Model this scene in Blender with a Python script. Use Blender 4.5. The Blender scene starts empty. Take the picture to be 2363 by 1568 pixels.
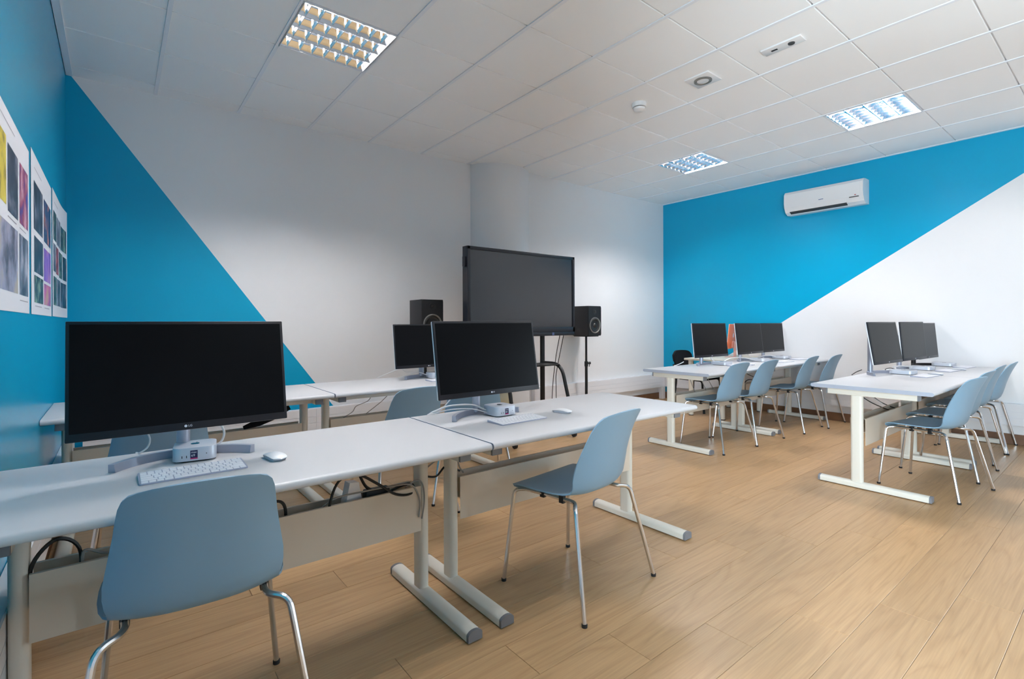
import bpy, bmesh, math, random
from mathutils import Matrix, Vector
R = math.radians
random.seed(7)
scene = bpy.context.scene
COL = scene.collection

# ---------------------------------------------------------------- camera
CEIL = 3.0806
cam_d = bpy.data.cameras.new('camera')
cam = bpy.data.objects.new('camera', cam_d)
COL.objects.link(cam)
yaw, roll = R(38.3067), R(-0.2223)
rt = Vector((math.cos(yaw), -math.sin(yaw), 0)); fw = Vector((math.sin(yaw), math.cos(yaw), 0)); up = Vector((0, 0, 1))
cx_ = rt * math.cos(roll) + up * math.sin(roll); cy_ = up * math.cos(roll) - rt * math.sin(roll)
M = Matrix.Identity(4)
for i in range(3):
    M[i][0] = cx_[i]; M[i][1] = cy_[i]; M[i][2] = -fw[i]
M[0][3], M[1][3], M[2][3] = 0.2764, -4.8189, 1.205
cam.matrix_world = M
cam_d.sensor_fit = 'HORIZONTAL'; cam_d.sensor_width = 36.0
cam_d.lens = 1154.478 / 2363.0 * 36.0
cam_d.shift_y = (745.883 - 784.0) / 2363.0
cam_d.clip_start = 0.02
scene.camera = cam

# ---------------------------------------------------------------- world, light level, exposure
w = bpy.data.worlds.new('world'); scene.world = w; w.use_nodes = True
w.node_tree.nodes['Background'].inputs[0].default_value = (0.76, 0.87, 1.0, 1)      # overcast daylight, enters through the added windows in both side walls
w.node_tree.nodes['Background'].inputs[1].default_value = 17.0
FILL_WIN = (-7.1, -6.3, 0.06, 2.25)     # y0, y1, z0, z1 of the unseen right opening, added for fill light
FILL_WIN2 = (-7.2, -5.0, 0.06, 2.25)    # second unseen opening, added in the left wall for fill light
for (n_, W_, x_, r_) in (('fill_portal', FILL_WIN, 7.27, 90), ('fill_portal', FILL_WIN2, -0.15, -90)):
    ptl = bpy.data.lights.new(n_, 'AREA'); ptl.shape = 'RECTANGLE'; ptl.size = W_[1]-W_[0]; ptl.size_y = W_[3]-W_[2]; ptl.cycles.is_portal = True
    pto = bpy.data.objects.new(n_, ptl); COL.objects.link(pto); pto.location = (x_, (W_[0]+W_[1])/2, (W_[2]+W_[3])/2); pto.rotation_euler = (R(90), 0, R(r_))
LAMP = 172.0                         # radiance of the fluorescent tubes in the ceiling lights
LAMP_COL = (1.0, 0.965, 0.955, 1)
vs = scene.view_settings
scene.display_settings.display_device = 'sRGB'
vs.view_transform = 'Standard'; vs.look = 'None'; vs.gamma = 1.0; vs.use_curve_mapping = False
vs.exposure = 0.86
scene.cycles.use_denoising = True
scene.cycles.max_bounces = 14; scene.cycles.diffuse_bounces = 10; scene.cycles.glossy_bounces = 5
scene.cycles.sample_clamp_indirect = 6.0
scene.cycles.caustics_reflective = False; scene.cycles.caustics_refractive = False

# ---------------------------------------------------------------- materials
MATS = {}
def srgb(r, g, b):
    f = lambda c: (c / 255 / 12.92) if c / 255 <= 0.04045 else ((c / 255 + 0.055) / 1.055) ** 2.4
    return (f(r), f(g), f(b), 1)
def mat(name, col, rough=0.5, metal=0.0, spec=0.5, noise=0.0, nscale=8.0, bump=0.0, bscale=200.0, emit=None, trans=0.0, coat=0.0):
    m = bpy.data.materials.new(name); m.use_nodes = True
    nt = m.node_tree; b = nt.nodes['Principled BSDF']
    b.inputs['Base Color'].default_value = col
    b.inputs['Roughness'].default_value = rough
    b.inputs['Metallic'].default_value = metal
    b.inputs['Specular IOR Level'].default_value = spec
    b.inputs['Coat Weight'].default_value = coat
    if noise:
        tc = nt.nodes.new('ShaderNodeTexCoord'); n = nt.nodes.new('ShaderNodeTexNoise'); n.inputs['Scale'].default_value = nscale
        n.inputs['Detail'].default_value = 4
        mx = nt.nodes.new('ShaderNodeMix'); mx.data_type = 'RGBA'
        mx.inputs[6].default_value = tuple(c * (1 - noise) for c in col[:3]) + (1,)
        mx.inputs[7].default_value = tuple(min(1, c * (1 + noise)) for c in col[:3]) + (1,)
        nt.links.new(tc.outputs['Object'], n.inputs['Vector']); nt.links.new(n.outputs['Fac'], mx.inputs[0]); nt.links.new(mx.outputs[2], b.inputs['Base Color'])
    if bump:
        tc = nt.nodes.new('ShaderNodeTexCoord'); n = nt.nodes.new('ShaderNodeTexNoise'); n.inputs['Scale'].default_value = bscale
        bp = nt.nodes.new('ShaderNodeBump'); bp.inputs['Strength'].default_value = bump; bp.inputs['Distance'].default_value = 0.002
        nt.links.new(tc.outputs['Object'], n.inputs['Vector']); nt.links.new(n.outputs['Fac'], bp.inputs['Height']); nt.links.new(bp.outputs['Normal'], b.inputs['Normal'])
    if emit:
        b.inputs['Emission Color'].default_value = emit[0]; b.inputs['Emission Strength'].default_value = emit[1]
    MATS[name] = m
    return m
TEAL = srgb(0, 158, 198)
mat('paint_white', srgb(228, 227, 228), 0.42, spec=0.35, noise=0.012, nscale=1.2, bump=0.08, bscale=260)
mat('paint_teal', TEAL, 0.3, spec=0.36, noise=0.02, nscale=1.0, bump=0.05, bscale=240)
mat('paint_teal_satin', TEAL, 0.24, spec=0.7, noise=0.03, nscale=1.6, bump=0.05, bscale=120)
mat('paint_front', srgb(138, 140, 145), 0.6)
mat('tile', srgb(247, 246, 246), 0.85, spec=0.2, noise=0.02, nscale=1.6, bump=0.15, bscale=420)
mat('tee', srgb(236, 238, 243), 0.45)
mat('plenum', srgb(150, 150, 152), 0.8)
mat('desk_white', srgb(197, 197, 200), 0.38, spec=0.45, noise=0.01, nscale=3)
mat('desk_edge', srgb(168, 174, 188), 0.45)
mat('desk_frame', srgb(226, 221, 210), 0.38, spec=0.5)
mat('desk_tray', srgb(222, 210, 194), 0.42)
mat('cap_grey', srgb(122, 124, 130), 0.5)
mat('chair_blue', srgb(132, 165, 189), 0.42, spec=0.4, noise=0.015, nscale=5)
mat('chrome', (0.74, 0.74, 0.76, 1), 0.2, metal=1.0)
mat('black_plastic', srgb(22, 22, 24), 0.5, spec=0.4)
mat('rubber', srgb(30, 30, 32), 0.75)
mat('screen', srgb(4, 4, 7), 0.28, spec=0.13)
mat('bezel', srgb(16, 17, 26), 0.35, spec=0.4)
mat('tv_screen', srgb(20, 21, 30), 0.2, spec=0.95)
mat('tv_frame', srgb(20, 22, 32), 0.35, spec=0.5)
mat('shell_white', srgb(225, 226, 230), 0.35)
mat('silver', srgb(172, 176, 190), 0.38, metal=0.55)
mat('alu', srgb(206, 210, 220), 0.36, metal=0.35)
mat('white_plastic', srgb(238, 239, 243), 0.3)
mat('key_white', srgb(240, 240, 246), 0.45)
mat('kb_base', srgb(176, 181, 200), 0.4, metal=0.3)
mat('logo_white', srgb(225, 225, 235), 0.5)
mat('logo_dark', srgb(24, 26, 36), 0.2)
mat('navy', srgb(24, 30, 76), 0.5)
mat('magenta', srgb(196, 44, 112), 0.5)
mat('cable_white', srgb(228, 228, 230), 0.5)
mat('cable_grey', srgb(150, 148, 144), 0.5)
mat('cable_black', srgb(18, 18, 19), 0.5)
mat('cream', srgb(206, 200, 186), 0.4)
mat('ball', srgb(226, 222, 196), 0.25)
mat('trunk', srgb(224, 224, 228), 0.35)
mat('skirting', srgb(112, 78, 54), 0.45, noise=0.25, nscale=14)
mat('paper', srgb(236, 236, 242), 0.5)
mat('orange', srgb(232, 118, 66), 0.35, metal=0.15)
mat('pink_metal', srgb(226, 165, 150), 0.35, metal=0.2)
mat('black_fabric', srgb(17, 17, 20), 0.9, spec=0.2, bump=0.3, bscale=900)
mat('speaker_black', srgb(30, 30, 34), 0.55, bump=0.12, bscale=400)
mat('cone', srgb(36, 34, 32), 0.3)
mat('ac_white', srgb(232, 230, 230), 0.25)
mat('dark_slot', srgb(60, 58, 58), 0.6)
mat('grey_metal', srgb(128, 126, 122), 0.4, metal=0.4)
mat('louver', (0.86, 0.87, 0.90, 1), 0.05, metal=1.0)
mat('louver_white', (0.88, 0.89, 0.94, 1), 0.15, metal=1.0)
mat('tube_light', (1, 1, 1, 1), 0.4, emit=(LAMP_COL, LAMP))
mat('teal_item', srgb(80, 200, 205), 0.4)
mat('blue_tag', srgb(92, 108, 150), 0.5)
mat('caption_grey', srgb(168, 168, 178), 0.5)
mat('red_led', srgb(170, 30, 30), 0.4)

def oak():
    m = bpy.data.materials.new('oak_plank'); m.use_nodes = True; nt = m.node_tree; L = nt.links.new
    b = nt.nodes['Principled BSDF']
    N = lambda t: nt.nodes.new(t)
    tc = N('ShaderNodeTexCoord'); oi = N('ShaderNodeObjectInfo')
    rm = N('ShaderNodeMath'); rm.operation = 'MULTIPLY'; rm.inputs[1].default_value = 37.0; L(oi.outputs['Random'], rm.inputs[0])
    off = N('ShaderNodeCombineXYZ'); L(rm.outputs[0], off.inputs[0]); L(rm.outputs[0], off.inputs[1]); L(rm.outputs[0], off.inputs[2])
    add = N('ShaderNodeVectorMath'); add.operation = 'ADD'; L(tc.outputs['Object'], add.inputs[0]); L(off.outputs[0], add.inputs[1])
    # cathedral figure: distance rings in a warped, stretched space
    mp = N('ShaderNodeMapping'); mp.inputs['Scale'].default_value = (0.5, 6.5, 1.0); L(add.outputs[0], mp.inputs[0])
    n1 = N('ShaderNodeTexNoise'); n1.inputs['Scale'].default_value = 1.15; n1.inputs['Detail'].default_value = 2.0; n1.inputs['Distortion'].default_value = 0.4; L(mp.outputs[0], n1.inputs['Vector'])
    mu = N('ShaderNodeMath'); mu.operation = 'MULTIPLY'; mu.inputs[1].default_value = 19.0; L(n1.outputs['Fac'], mu.inputs[0])
    fr = N('ShaderNodeMath'); fr.operation = 'PINGPONG'; fr.inputs[1].default_value = 1.0; L(mu.outputs[0], fr.inputs[0])
    pw = N('ShaderNodeMath'); pw.operation = 'POWER'; pw.inputs[1].default_value = 2.2; L(fr.outputs[0], pw.inputs[0])
    # fine fibre
    mp2 = N('ShaderNodeMapping'); mp2.inputs['Scale'].default_value = (5.0, 150.0, 5.0); L(add.outputs[0], mp2.inputs[0])
    n2 = N('ShaderNodeTexNoise'); n2.inputs['Scale'].default_value = 1.0; n2.inputs['Detail'].default_value = 3.0; L(mp2.outputs[0], n2.inputs['Vector'])
    # slow tone
    mp3 = N('ShaderNodeMapping'); mp3.inputs['Scale'].default_value = (1.2, 5.0, 1.0); L(add.outputs[0], mp3.inputs[0])
    n3 = N('ShaderNodeTexNoise'); n3.inputs['Scale'].default_value = 1.3; L(mp3.outputs[0], n3.inputs['Vector'])
    mixA = N('ShaderNodeMix'); mixA.data_type = 'RGBA'; mixA.inputs[6].default_value = srgb(189, 153, 112); mixA.inputs[7].default_value = srgb(156, 120, 82)
    ma = N('ShaderNodeMath'); ma.operation = 'MULTIPLY'; ma.inputs[1].default_value = 0.34; L(pw.outputs[0], ma.inputs[0]); L(ma.outputs[0], mixA.inputs[0])
    mixB = N('ShaderNodeMix'); mixB.data_type = 'RGBA'; mixB.blend_type = 'MULTIPLY'
    rp = N('ShaderNodeMapRange'); rp.inputs[1].default_value = 0.3; rp.inputs[2].default_value = 0.7; rp.inputs[3].default_value = 0.90; rp.inputs[4].default_value = 1.06; L(n2.outputs['Fac'], rp.inputs[0])
    cb = N('ShaderNodeCombineColor'); [L(rp.outputs[0], cb.inputs[k]) for k in range(3)]
    mixB.inputs[0].default_value = 1.0; L(mixA.outputs[2], mixB.inputs[6]); L(cb.outputs[0], mixB.inputs[7])
    mixC = N('ShaderNodeMix'); mixC.data_type = 'RGBA'; mixC.blend_type = 'MULTIPLY'; mixC.inputs[0].default_value = 1.0
    ad = N('ShaderNodeMath'); ad.operation = 'ADD'; L(n3.outputs['Fac'], ad.inputs[0]); L(oi.outputs['Random'], ad.inputs[1])
    rp2 = N('ShaderNodeMapRange'); rp2.inputs[1].default_value = 0.3; rp2.inputs[2].default_value = 1.7; rp2.inputs[3].default_value = 0.90; rp2.inputs[4].default_value = 1.08; L(ad.outputs[0], rp2.inputs[0])
    cb2 = N('ShaderNodeCombineColor'); [L(rp2.outputs[0], cb2.inputs[k]) for k in range(3)]
    L(mixB.outputs[2], mixC.inputs[6]); L(cb2.outputs[0], mixC.inputs[7]); L(mixC.outputs[2], b.inputs['Base Color'])
    b.inputs['Roughness'].default_value = 0.36; b.inputs['Specular IOR Level'].default_value = 0.42
    bp = N('ShaderNodeBump'); bp.inputs['Strength'].default_value = 0.06; bp.inputs['Distance'].default_value = 0.001; L(n2.outputs['Fac'], bp.inputs['Height']); L(bp.outputs['Normal'], b.inputs['Normal'])
    MATS['oak_plank'] = m
oak()
def picture(name, c1, c2, c3, sc=6.0):
    m = bpy.data.materials.new(name); m.use_nodes = True; nt = m.node_tree; L = nt.links.new
    b = nt.nodes['Principled BSDF']; b.inputs['Roughness'].default_value = 0.35
    tc = nt.nodes.new('ShaderNodeTexCoord'); n = nt.nodes.new('ShaderNodeTexNoise'); n.inputs['Scale'].default_value = sc; n.inputs['Detail'].default_value = 5
    r = nt.nodes.new('ShaderNodeValToRGB'); e = r.color_ramp.elements
    e[0].position = 0.36; e[0].color = c1; e[1].position = 0.68; e[1].color = c3
    k = r.color_ramp.elements.new(0.52); k.color = c2
    L(tc.outputs['Object'], n.inputs['Vector']); L(n.outputs['Fac'], r.inputs[0]); L(r.outputs[0], b.inputs['Base Color'])
    MATS[name] = m
picture('pic_yellow', srgb(40, 30, 30), srgb(232, 208, 60), srgb(240, 220, 80), 9)
picture('pic_dark', srgb(30, 32, 46), srgb(58, 60, 76), srgb(130, 132, 150), 9)
picture('pic_city', srgb(50, 60, 150), srgb(170, 70, 100), srgb(220, 170, 190), 12)
picture('pic_room', srgb(96, 90, 106), srgb(170, 166, 190), srgb(206, 190, 160), 7)
picture('pic_grey', srgb(60, 62, 76), srgb(120, 122, 140), srgb(190, 190, 205), 8)
picture('pic_bottle', srgb(40, 62, 104), srgb(70, 80, 120), srgb(220, 130, 90), 7)
picture('pic_purple', srgb(120, 70, 190), srgb(170, 120, 220), srgb(220, 160, 190), 8)
picture('pic_pink', srgb(140, 100, 150), srgb(220, 110, 180), srgb(210, 170, 140), 7)
picture('pic_green', srgb(40, 52, 56), srgb(66, 84, 84), srgb(160, 190, 160), 12)
picture('pic_red', srgb(40, 36, 44), srgb(170, 60, 70), srgb(200, 120, 120), 12)

# ---------------------------------------------------------------- mesh helpers
class MB:
    def __init__(s): s.v = []; s.f = []; s.m = []
    def add(s, vs, fs, mi=0, T=None):
        o = len(s.v)
        for p in vs:
            p = Vector(p)
            s.v.append(tuple(T @ p) if T is not None else tuple(p))
        for f in fs: s.f.append(tuple(i + o for i in f)); s.m.append(mi)
        return s
    def box(s, x0, x1, y0, y1, z0, z1, mi=0, T=None):
        vs = [(x0,y0,z0),(x1,y0,z0),(x1,y1,z0),(x0,y1,z0),(x0,y0,z1),(x1,y0,z1),(x1,y1,z1),(x0,y1,z1)]
        return s.add(vs, [(0,3,2,1),(4,5,6,7),(0,1,5,4),(1,2,6,5),(2,3,7,6),(3,0,4,7)], mi, T)
    def rbox(s, x0, x1, y0, y1, z0, z1, r, seg=2, mi=0, T=None):
        bm = bmesh.new(); bmesh.ops.create_cube(bm, size=1.0)
        for v in bm.verts: v.co = Vector(((x0+x1)/2 + v.co.x*(x1-x0), (y0+y1)/2 + v.co.y*(y1-y0), (z0+z1)/2 + v.co.z*(z1-z0)))
        bmesh.ops.bevel(bm, geom=bm.edges[:], offset=r, segments=seg, affect='EDGES', profile=0.5)
        bm.verts.index_update()
        s.add([v.co.copy() for v in bm.verts], [[v.index for v in f.verts] for f in bm.faces], mi, T); bm.free()
        return s
    def prism(s, poly, a, b, axis='z', mi=0, T=None, ch=0.0):
        """extrude a 2-D polygon along an axis; ch = chamfer of the far end"""
        n = len(poly)
        def P(u, v, t): return {'z': (u, v, t), 'y': (u, t, v), 'x': (t, u, v)}[axis]
        rings = [(poly, a)]
        if ch:
            c = (sum(p[0] for p in poly)/n, sum(p[1] for p in poly)/n)
            w = max(abs(p[0]-c[0]) for p in poly); h = max(abs(p[1]-c[1]) for p in poly)
            rings.append((poly, b - ch))
            rings.append(([(c[0]+(p[0]-c[0])*(1-0.3*ch/w), c[1]+(p[1]-c[1])*(1-0.3*ch/h)) for p in poly], b - 0.3*ch))
            rings.append(([(c[0]+(p[0]-c[0])*(1-ch/w), c[1]+(p[1]-c[1])*(1-ch/h)) for p in poly], b))
        else: rings.append((poly, b))
        vs = []; fs = []
        for pl, t in rings: vs += [P(p[0], p[1], t) for p in pl]
        for k in range(len(rings)-1):
            for i in range(n):
                j = (i+1) % n; fs.append((k*n+i, k*n+j, (k+1)*n+j, (k+1)*n+i))
        fs.append(tuple(reversed(range(n)))); fs.append(tuple(range((len(rings)-1)*n, len(rings)*n)))
        return s.add(vs, fs, mi, T)
    def tube(s, path, r, n=8, mi=0, T=None, caps=True, squash=1.0):
        P = [Vector(p) for p in path]; k = len(P); vs = []; fs = []
        t0 = (P[1]-P[0]).normalized(); a = Vector((0,0,1)) if abs(t0.z) < 0.9 else Vector((1,0,0))
        nrm = (a - t0*a.dot(t0)).normalized()
        for i in range(k):
            t = (P[min(i+1,k-1)] - P[max(i-1,0)])
            if t.length < 1e-9: t = t0.copy()
            t.normalize()
            nrm = (nrm - t*nrm.dot(t)); nrm.normalize(); bn = t.cross(nrm)
            rr = r[i] if isinstance(r, (list, tuple)) else r
            for j in range(n):
                a_ = 2*math.pi*j/n
                vs.append(P[i] + nrm*math.cos(a_)*rr + bn*math.sin(a_)*rr*squash)
        for i in range(k-1):
            for j in range(n):
                j2 = (j+1) % n; fs.append((i*n+j, i*n+j2, (i+1)*n+j2, (i+1)*n+j))
        if caps: fs.append(tuple(reversed(range(n)))); fs.append(tuple(range((k-1)*n, k*n)))
        return s.add(vs, fs, mi, T)
    def lathe(s, prof, n=24, mi=0, T=None, a0=0.0, a1=2*math.pi):
        full = abs(a1-a0-2*math.pi) < 1e-6; m = n if full else n+1
        vs = []; fs = []
        for (r, z) in prof:
            for j in range(m):
                a = a0 + (a1-a0)*j/n; vs.append((r*math.cos(a), r*math.sin(a), z))
        for i in range(len(prof)-1):
            for j in range(n):
                j2 = (j+1) % m; fs.append((i*m+j, i*m+j2, (i+1)*m+j2, (i+1)*m+j))
        return s.add(vs, fs, mi, T)
    def mesh(s, name, mats, ang=35):
        me = bpy.data.meshes.new(name); me.from_pydata(s.v, [], s.f); 
        if isinstance(mats, str): mats = [mats]
        for m in mats: me.materials.append(MATS[m])
        me.polygons.foreach_set('material_index', s.m)
        bm = bmesh.new(); bm.from_mesh(me); bmesh.ops.recalc_face_normals(bm, faces=bm.faces[:]); bm.to_mesh(me); bm.free()
        if ang:
            me.polygons.foreach_set('use_smooth', [True]*len(me.polygons)); me.set_sharp_from_angle(angle=R(ang))
        me.update()
        return me
    def build(s, name, mats, parent=None, loc=None, ang=35):
        o = bpy.data.objects.new(name, s.mesh(name, mats, ang)); COL.objects.link(o)
        if parent is not None: o.parent = parent
        if loc is not None: o.location = loc
        return o
def place(me, name, parent=None, loc=(0,0,0), rot=None):
    o = bpy.data.objects.new(name, me); COL.objects.link(o)
    if parent is not None: o.parent = parent
    o.location = loc
    if rot: o.rotation_euler = rot
    return o
def tag(o, label=None, cat=None, group=None, kind=None):
    if label: o['label'] = label
    if cat: o['category'] = cat
    if group: o['group'] = group
    if kind: o['kind'] = kind
    return o
def thing(name, loc, rz, label, cat, group=None):
    o = bpy.data.objects.new(name, None); COL.objects.link(o); o.empty_display_size = 0.1
    o.location = loc; o.rotation_euler = (0, 0, R(rz))
    return tag(o, label, cat, group)
def struct(o): o['kind'] = 'structure'; return o
def copy_tree(o, parent=None):
    c = o.copy(); COL.objects.link(c); c.parent = parent
    for ch in o.children: copy_tree(ch, c)
    return c
def rrect(w, d, r, n=5, cx=0, cy=0):
    out = []
    for (sx, sy, a) in ((1,1,0),(-1,1,90),(-1,-1,180),(1,-1,270)):
        for k in range(n+1):
            t = R(a + 90*k/n); out.append((cx + sx*(w/2-r) + r*math.cos(t), cy + sy*(d/2-r) + r*math.sin(t)))
    return out
def circ(r, n=20, cx=0, cy=0): return [(cx + r*math.cos(2*math.pi*k/n), cy + r*math.sin(2*math.pi*k/n)) for k in range(n)]
def fillet(pts, r, n=5):
    P = [Vector(p) for p in pts]; out = [P[0]]
    rs = r if isinstance(r, (list, tuple)) else [r]*len(P)
    for i in range(1, len(P)-1):
        a = (P[i-1]-P[i]); b = (P[i+1]-P[i]); d = min(rs[i], a.length*0.48, b.length*0.48)
        p0 = P[i]+a.normalized()*d; p2 = P[i]+b.normalized()*d
        for k in range(n+1):
            t = k/n; out.append(p0*(1-t)**2 + P[i]*2*t*(1-t) + p2*t*t)
    out.append(P[-1]); return out
def spline(pts, n=6):
    P = [Vector(p) for p in pts]; P = [P[0]*2-P[1]] + P + [P[-1]*2-P[-2]]; out = []
    for i in range(1, len(P)-2):
        for k in range(n):
            t = k/n; a, b, c, d = P[i-1:i+3]
            out.append(0.5*((2*b)+(c-a)*t+(2*a-5*b+4*c-d)*t*t+(3*b-a-3*c+d)*t**3))
    out.append(P[-2]); return out
def text_obj(s, size, m, parent, T, name='lettering', ext=0.0002, space=1.0):
    cu = bpy.data.curves.new('t', 'FONT'); cu.body = s; cu.size = size; cu.extrude = ext; cu.resolution_u = 3; cu.space_line = space
    cu.align_x = 'CENTER'; cu.align_y = 'CENTER'
    o = bpy.data.objects.new('t', cu); COL.objects.link(o); bpy.context.view_layer.update()
    me = bpy.data.meshes.new_from_object(o.evaluated_get(bpy.context.evaluated_depsgraph_get()))
    bpy.data.objects.remove(o); bpy.data.curves.remove(cu)
    me.transform(T); me.materials.clear(); me.materials.append(MATS[m])
    return place(me, name, parent)
FRONT = Matrix.Rotation(R(90), 4, 'X')          # text in XY -> standing in XZ, facing -Y

# ================================================================ SETTING
XR, YF, XL = 7.15, -7.4, -0.02
TOP = CEIL + 0.14
# --- floor: a base slab and the single oak planks lying on it
fl = MB().box(-0.1, XR+0.1, YF-0.1, 0.4, -0.12, -0.008).build('floor', 'plenum', ang=0); struct(fl)
PL, PW, G = 1.46, 0.1945, 0.0012
pl_cache = {}
def plank_mesh(L, W):
    k = (round(L, 3), round(W, 3))
    if k not in pl_cache:
        c = 0.0009; b = MB()
        x, y = L/2 - G/2, W/2 - G/2
        b.add([(-x,-y,-0.007),(x,-y,-0.007),(x,y,-0.007),(-x,y,-0.007),(-x,-y,-c),(x,-y,-c),(x,y,-c),(-x,y,-c),
               (-x+c,-y+c,0),(x-c,-y+c,0),(x-c,y-c,0),(-x+c,y-c,0)],
              [(0,1,5,4),(1,2,6,5),(2,3,7,6),(3,0,4,7),(4,5,9,8),(5,6,10,9),(6,7,11,10),(7,4,8,11),(8,9,10,11)])
        pl_cache[k] = b.mesh('plank', 'oak_plank', ang=0)
    return pl_cache[k]
def plank_row(y0, y1, x0):
    x = x0
    while x > XL: x -= PL
    while x < XR:
        a, b_ = max(x, XL), min(x+PL, XR)
        if b_ - a > 0.02: place(plank_mesh(b_-a, y1-y0), 'plank', fl, ((a+b_)/2, (y0+y1)/2, 0))
        x += PL
k = 0
for k in range(-22, 19):
    y1 = -3.918 - k*PW; y0 = y1 - PW
    y0c, y1c = max(y0, YF), min(y1, 0.22)
    if y1c - y0c < 0.02: continue
    plank_row(y0c, y1c, 2.475 + k*0.3545)

# --- walls (paint areas are faces of their own)
def wall(name, faces, mats, back):
    """faces: list of (polygon of 3-D points, material index); back: offset vector of the wall's rear side"""
    b = MB()
    for pts, mi in faces:
        n = len(pts); bk = [tuple(Vector(p)+Vector(back)) for p in pts]
        b.add(list(pts)+bk, [tuple(range(n)), tuple(range(2*n-1, n-1, -1))] + [(i, (i+1)%n, n+(i+1)%n, n+i) for i in range(n)], mi)
    me = bpy.data.meshes.new(name); me.from_pydata(b.v, [], b.f)
    for m in mats: me.materials.append(MATS[m])
    me.polygons.foreach_set('material_index', b.m)
    o = bpy.data.objects.new(name, me); COL.objects.link(o); return struct(o)
def yb(x): return 0.197 - 0.0165*x            # rear wall runs very slightly off square
zl = 3.067; xl = lambda z: 0.022 + (1.955-0.022)*(3.067-z)/(3.067-0.393)
A = (0, yb(0), 0); B_ = (xl(0), yb(xl(0)), 0); C_ = (xl(TOP-0.13)+0.0, yb(0), TOP-0.13)
wall('wall_back', [([(XL, yb(0), 0), (xl(0), yb(xl(0)), 0), (0.012, yb(0), CEIL+0.001), (XL, yb(0), CEIL+0.001)], 1),
                   ([(xl(0), yb(xl(0)), 0), (3.75, yb(3.75), 0), (3.75, yb(3.75), TOP), (0.012, yb(0), TOP), (0.012, yb(0), CEIL+0.001)], 0),
                   ([(XL, yb(0), CEIL+0.001), (0.012, yb(0), CEIL+0.001), (0.012, yb(0), TOP), (XL, yb(0), TOP)], 0),
                   ([(4.25, -0.035, 0), (XR, -0.035, 0), (XR, -0.035, TOP), (4.25, -0.035, TOP)], 0)], ['paint_white', 'paint_teal'], (0, 0.12, 0))
wall('wall_left', [([(XL, FILL_WIN2[1], 0), (XL, yb(0), 0), (XL, yb(0), TOP), (XL, FILL_WIN2[1], TOP)], 0), ([(XL, YF, 0), (XL, FILL_WIN2[0], 0), (XL, FILL_WIN2[0], TOP), (XL, YF, TOP)], 0),
                   ([(XL, FILL_WIN2[0], 0), (XL, FILL_WIN2[1], 0), (XL, FILL_WIN2[1], FILL_WIN2[2]), (XL, FILL_WIN2[0], FILL_WIN2[2])], 0), ([(XL, FILL_WIN2[0], FILL_WIN2[3]), (XL, FILL_WIN2[1], FILL_WIN2[3]), (XL, FILL_WIN2[1], TOP), (XL, FILL_WIN2[0], TOP)], 0)], ['paint_teal_satin'], (-0.12, 0, 0))
zr = lambda y: 1.196 - 0.6392*(y + 1.845)
yr = lambda z: -1.845 - (z - 1.196)/0.6392
wall('wall_right', [([(XR, -0.035, zr(-0.035)), (XR, -0.035, TOP), (XR, yr(TOP), TOP)], 1),
                    ([(XR, -0.035, 0), (XR, -0.035, zr(-0.035)), (XR, yr(FILL_WIN[3]), FILL_WIN[3]), (XR, FILL_WIN[1], FILL_WIN[3]), (XR, FILL_WIN[1], 0)], 0),
                    ([(XR, yr(FILL_WIN[3]), FILL_WIN[3]), (XR, yr(TOP), TOP), (XR, YF, TOP), (XR, YF, FILL_WIN[3])], 0),
                    ([(XR, FILL_WIN[1], 0), (XR, FILL_WIN[1], FILL_WIN[2]), (XR, YF, FILL_WIN[2]), (XR, YF, 0)], 0),
                    ([(XR, FILL_WIN[0], FILL_WIN[2]), (XR, FILL_WIN[0], FILL_WIN[3]), (XR, YF, FILL_WIN[3]), (XR, YF, FILL_WIN[2])], 0)], ['paint_white', 'paint_teal'], (0.12, 0, 0))
wall('wall_front', [([(XL, YF, 0), (XR, YF, 0), (XR, YF, TOP), (XL, YF, TOP)], 0)], ['paint_front'], (0, -0.12, 0))
colm = MB().lathe([(0.45, 0), (0.45, TOP)], 48, T=Matrix.Translation((4.0, 0.27, 0))).build('wall_column', 'paint_white'); struct(colm)

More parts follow.
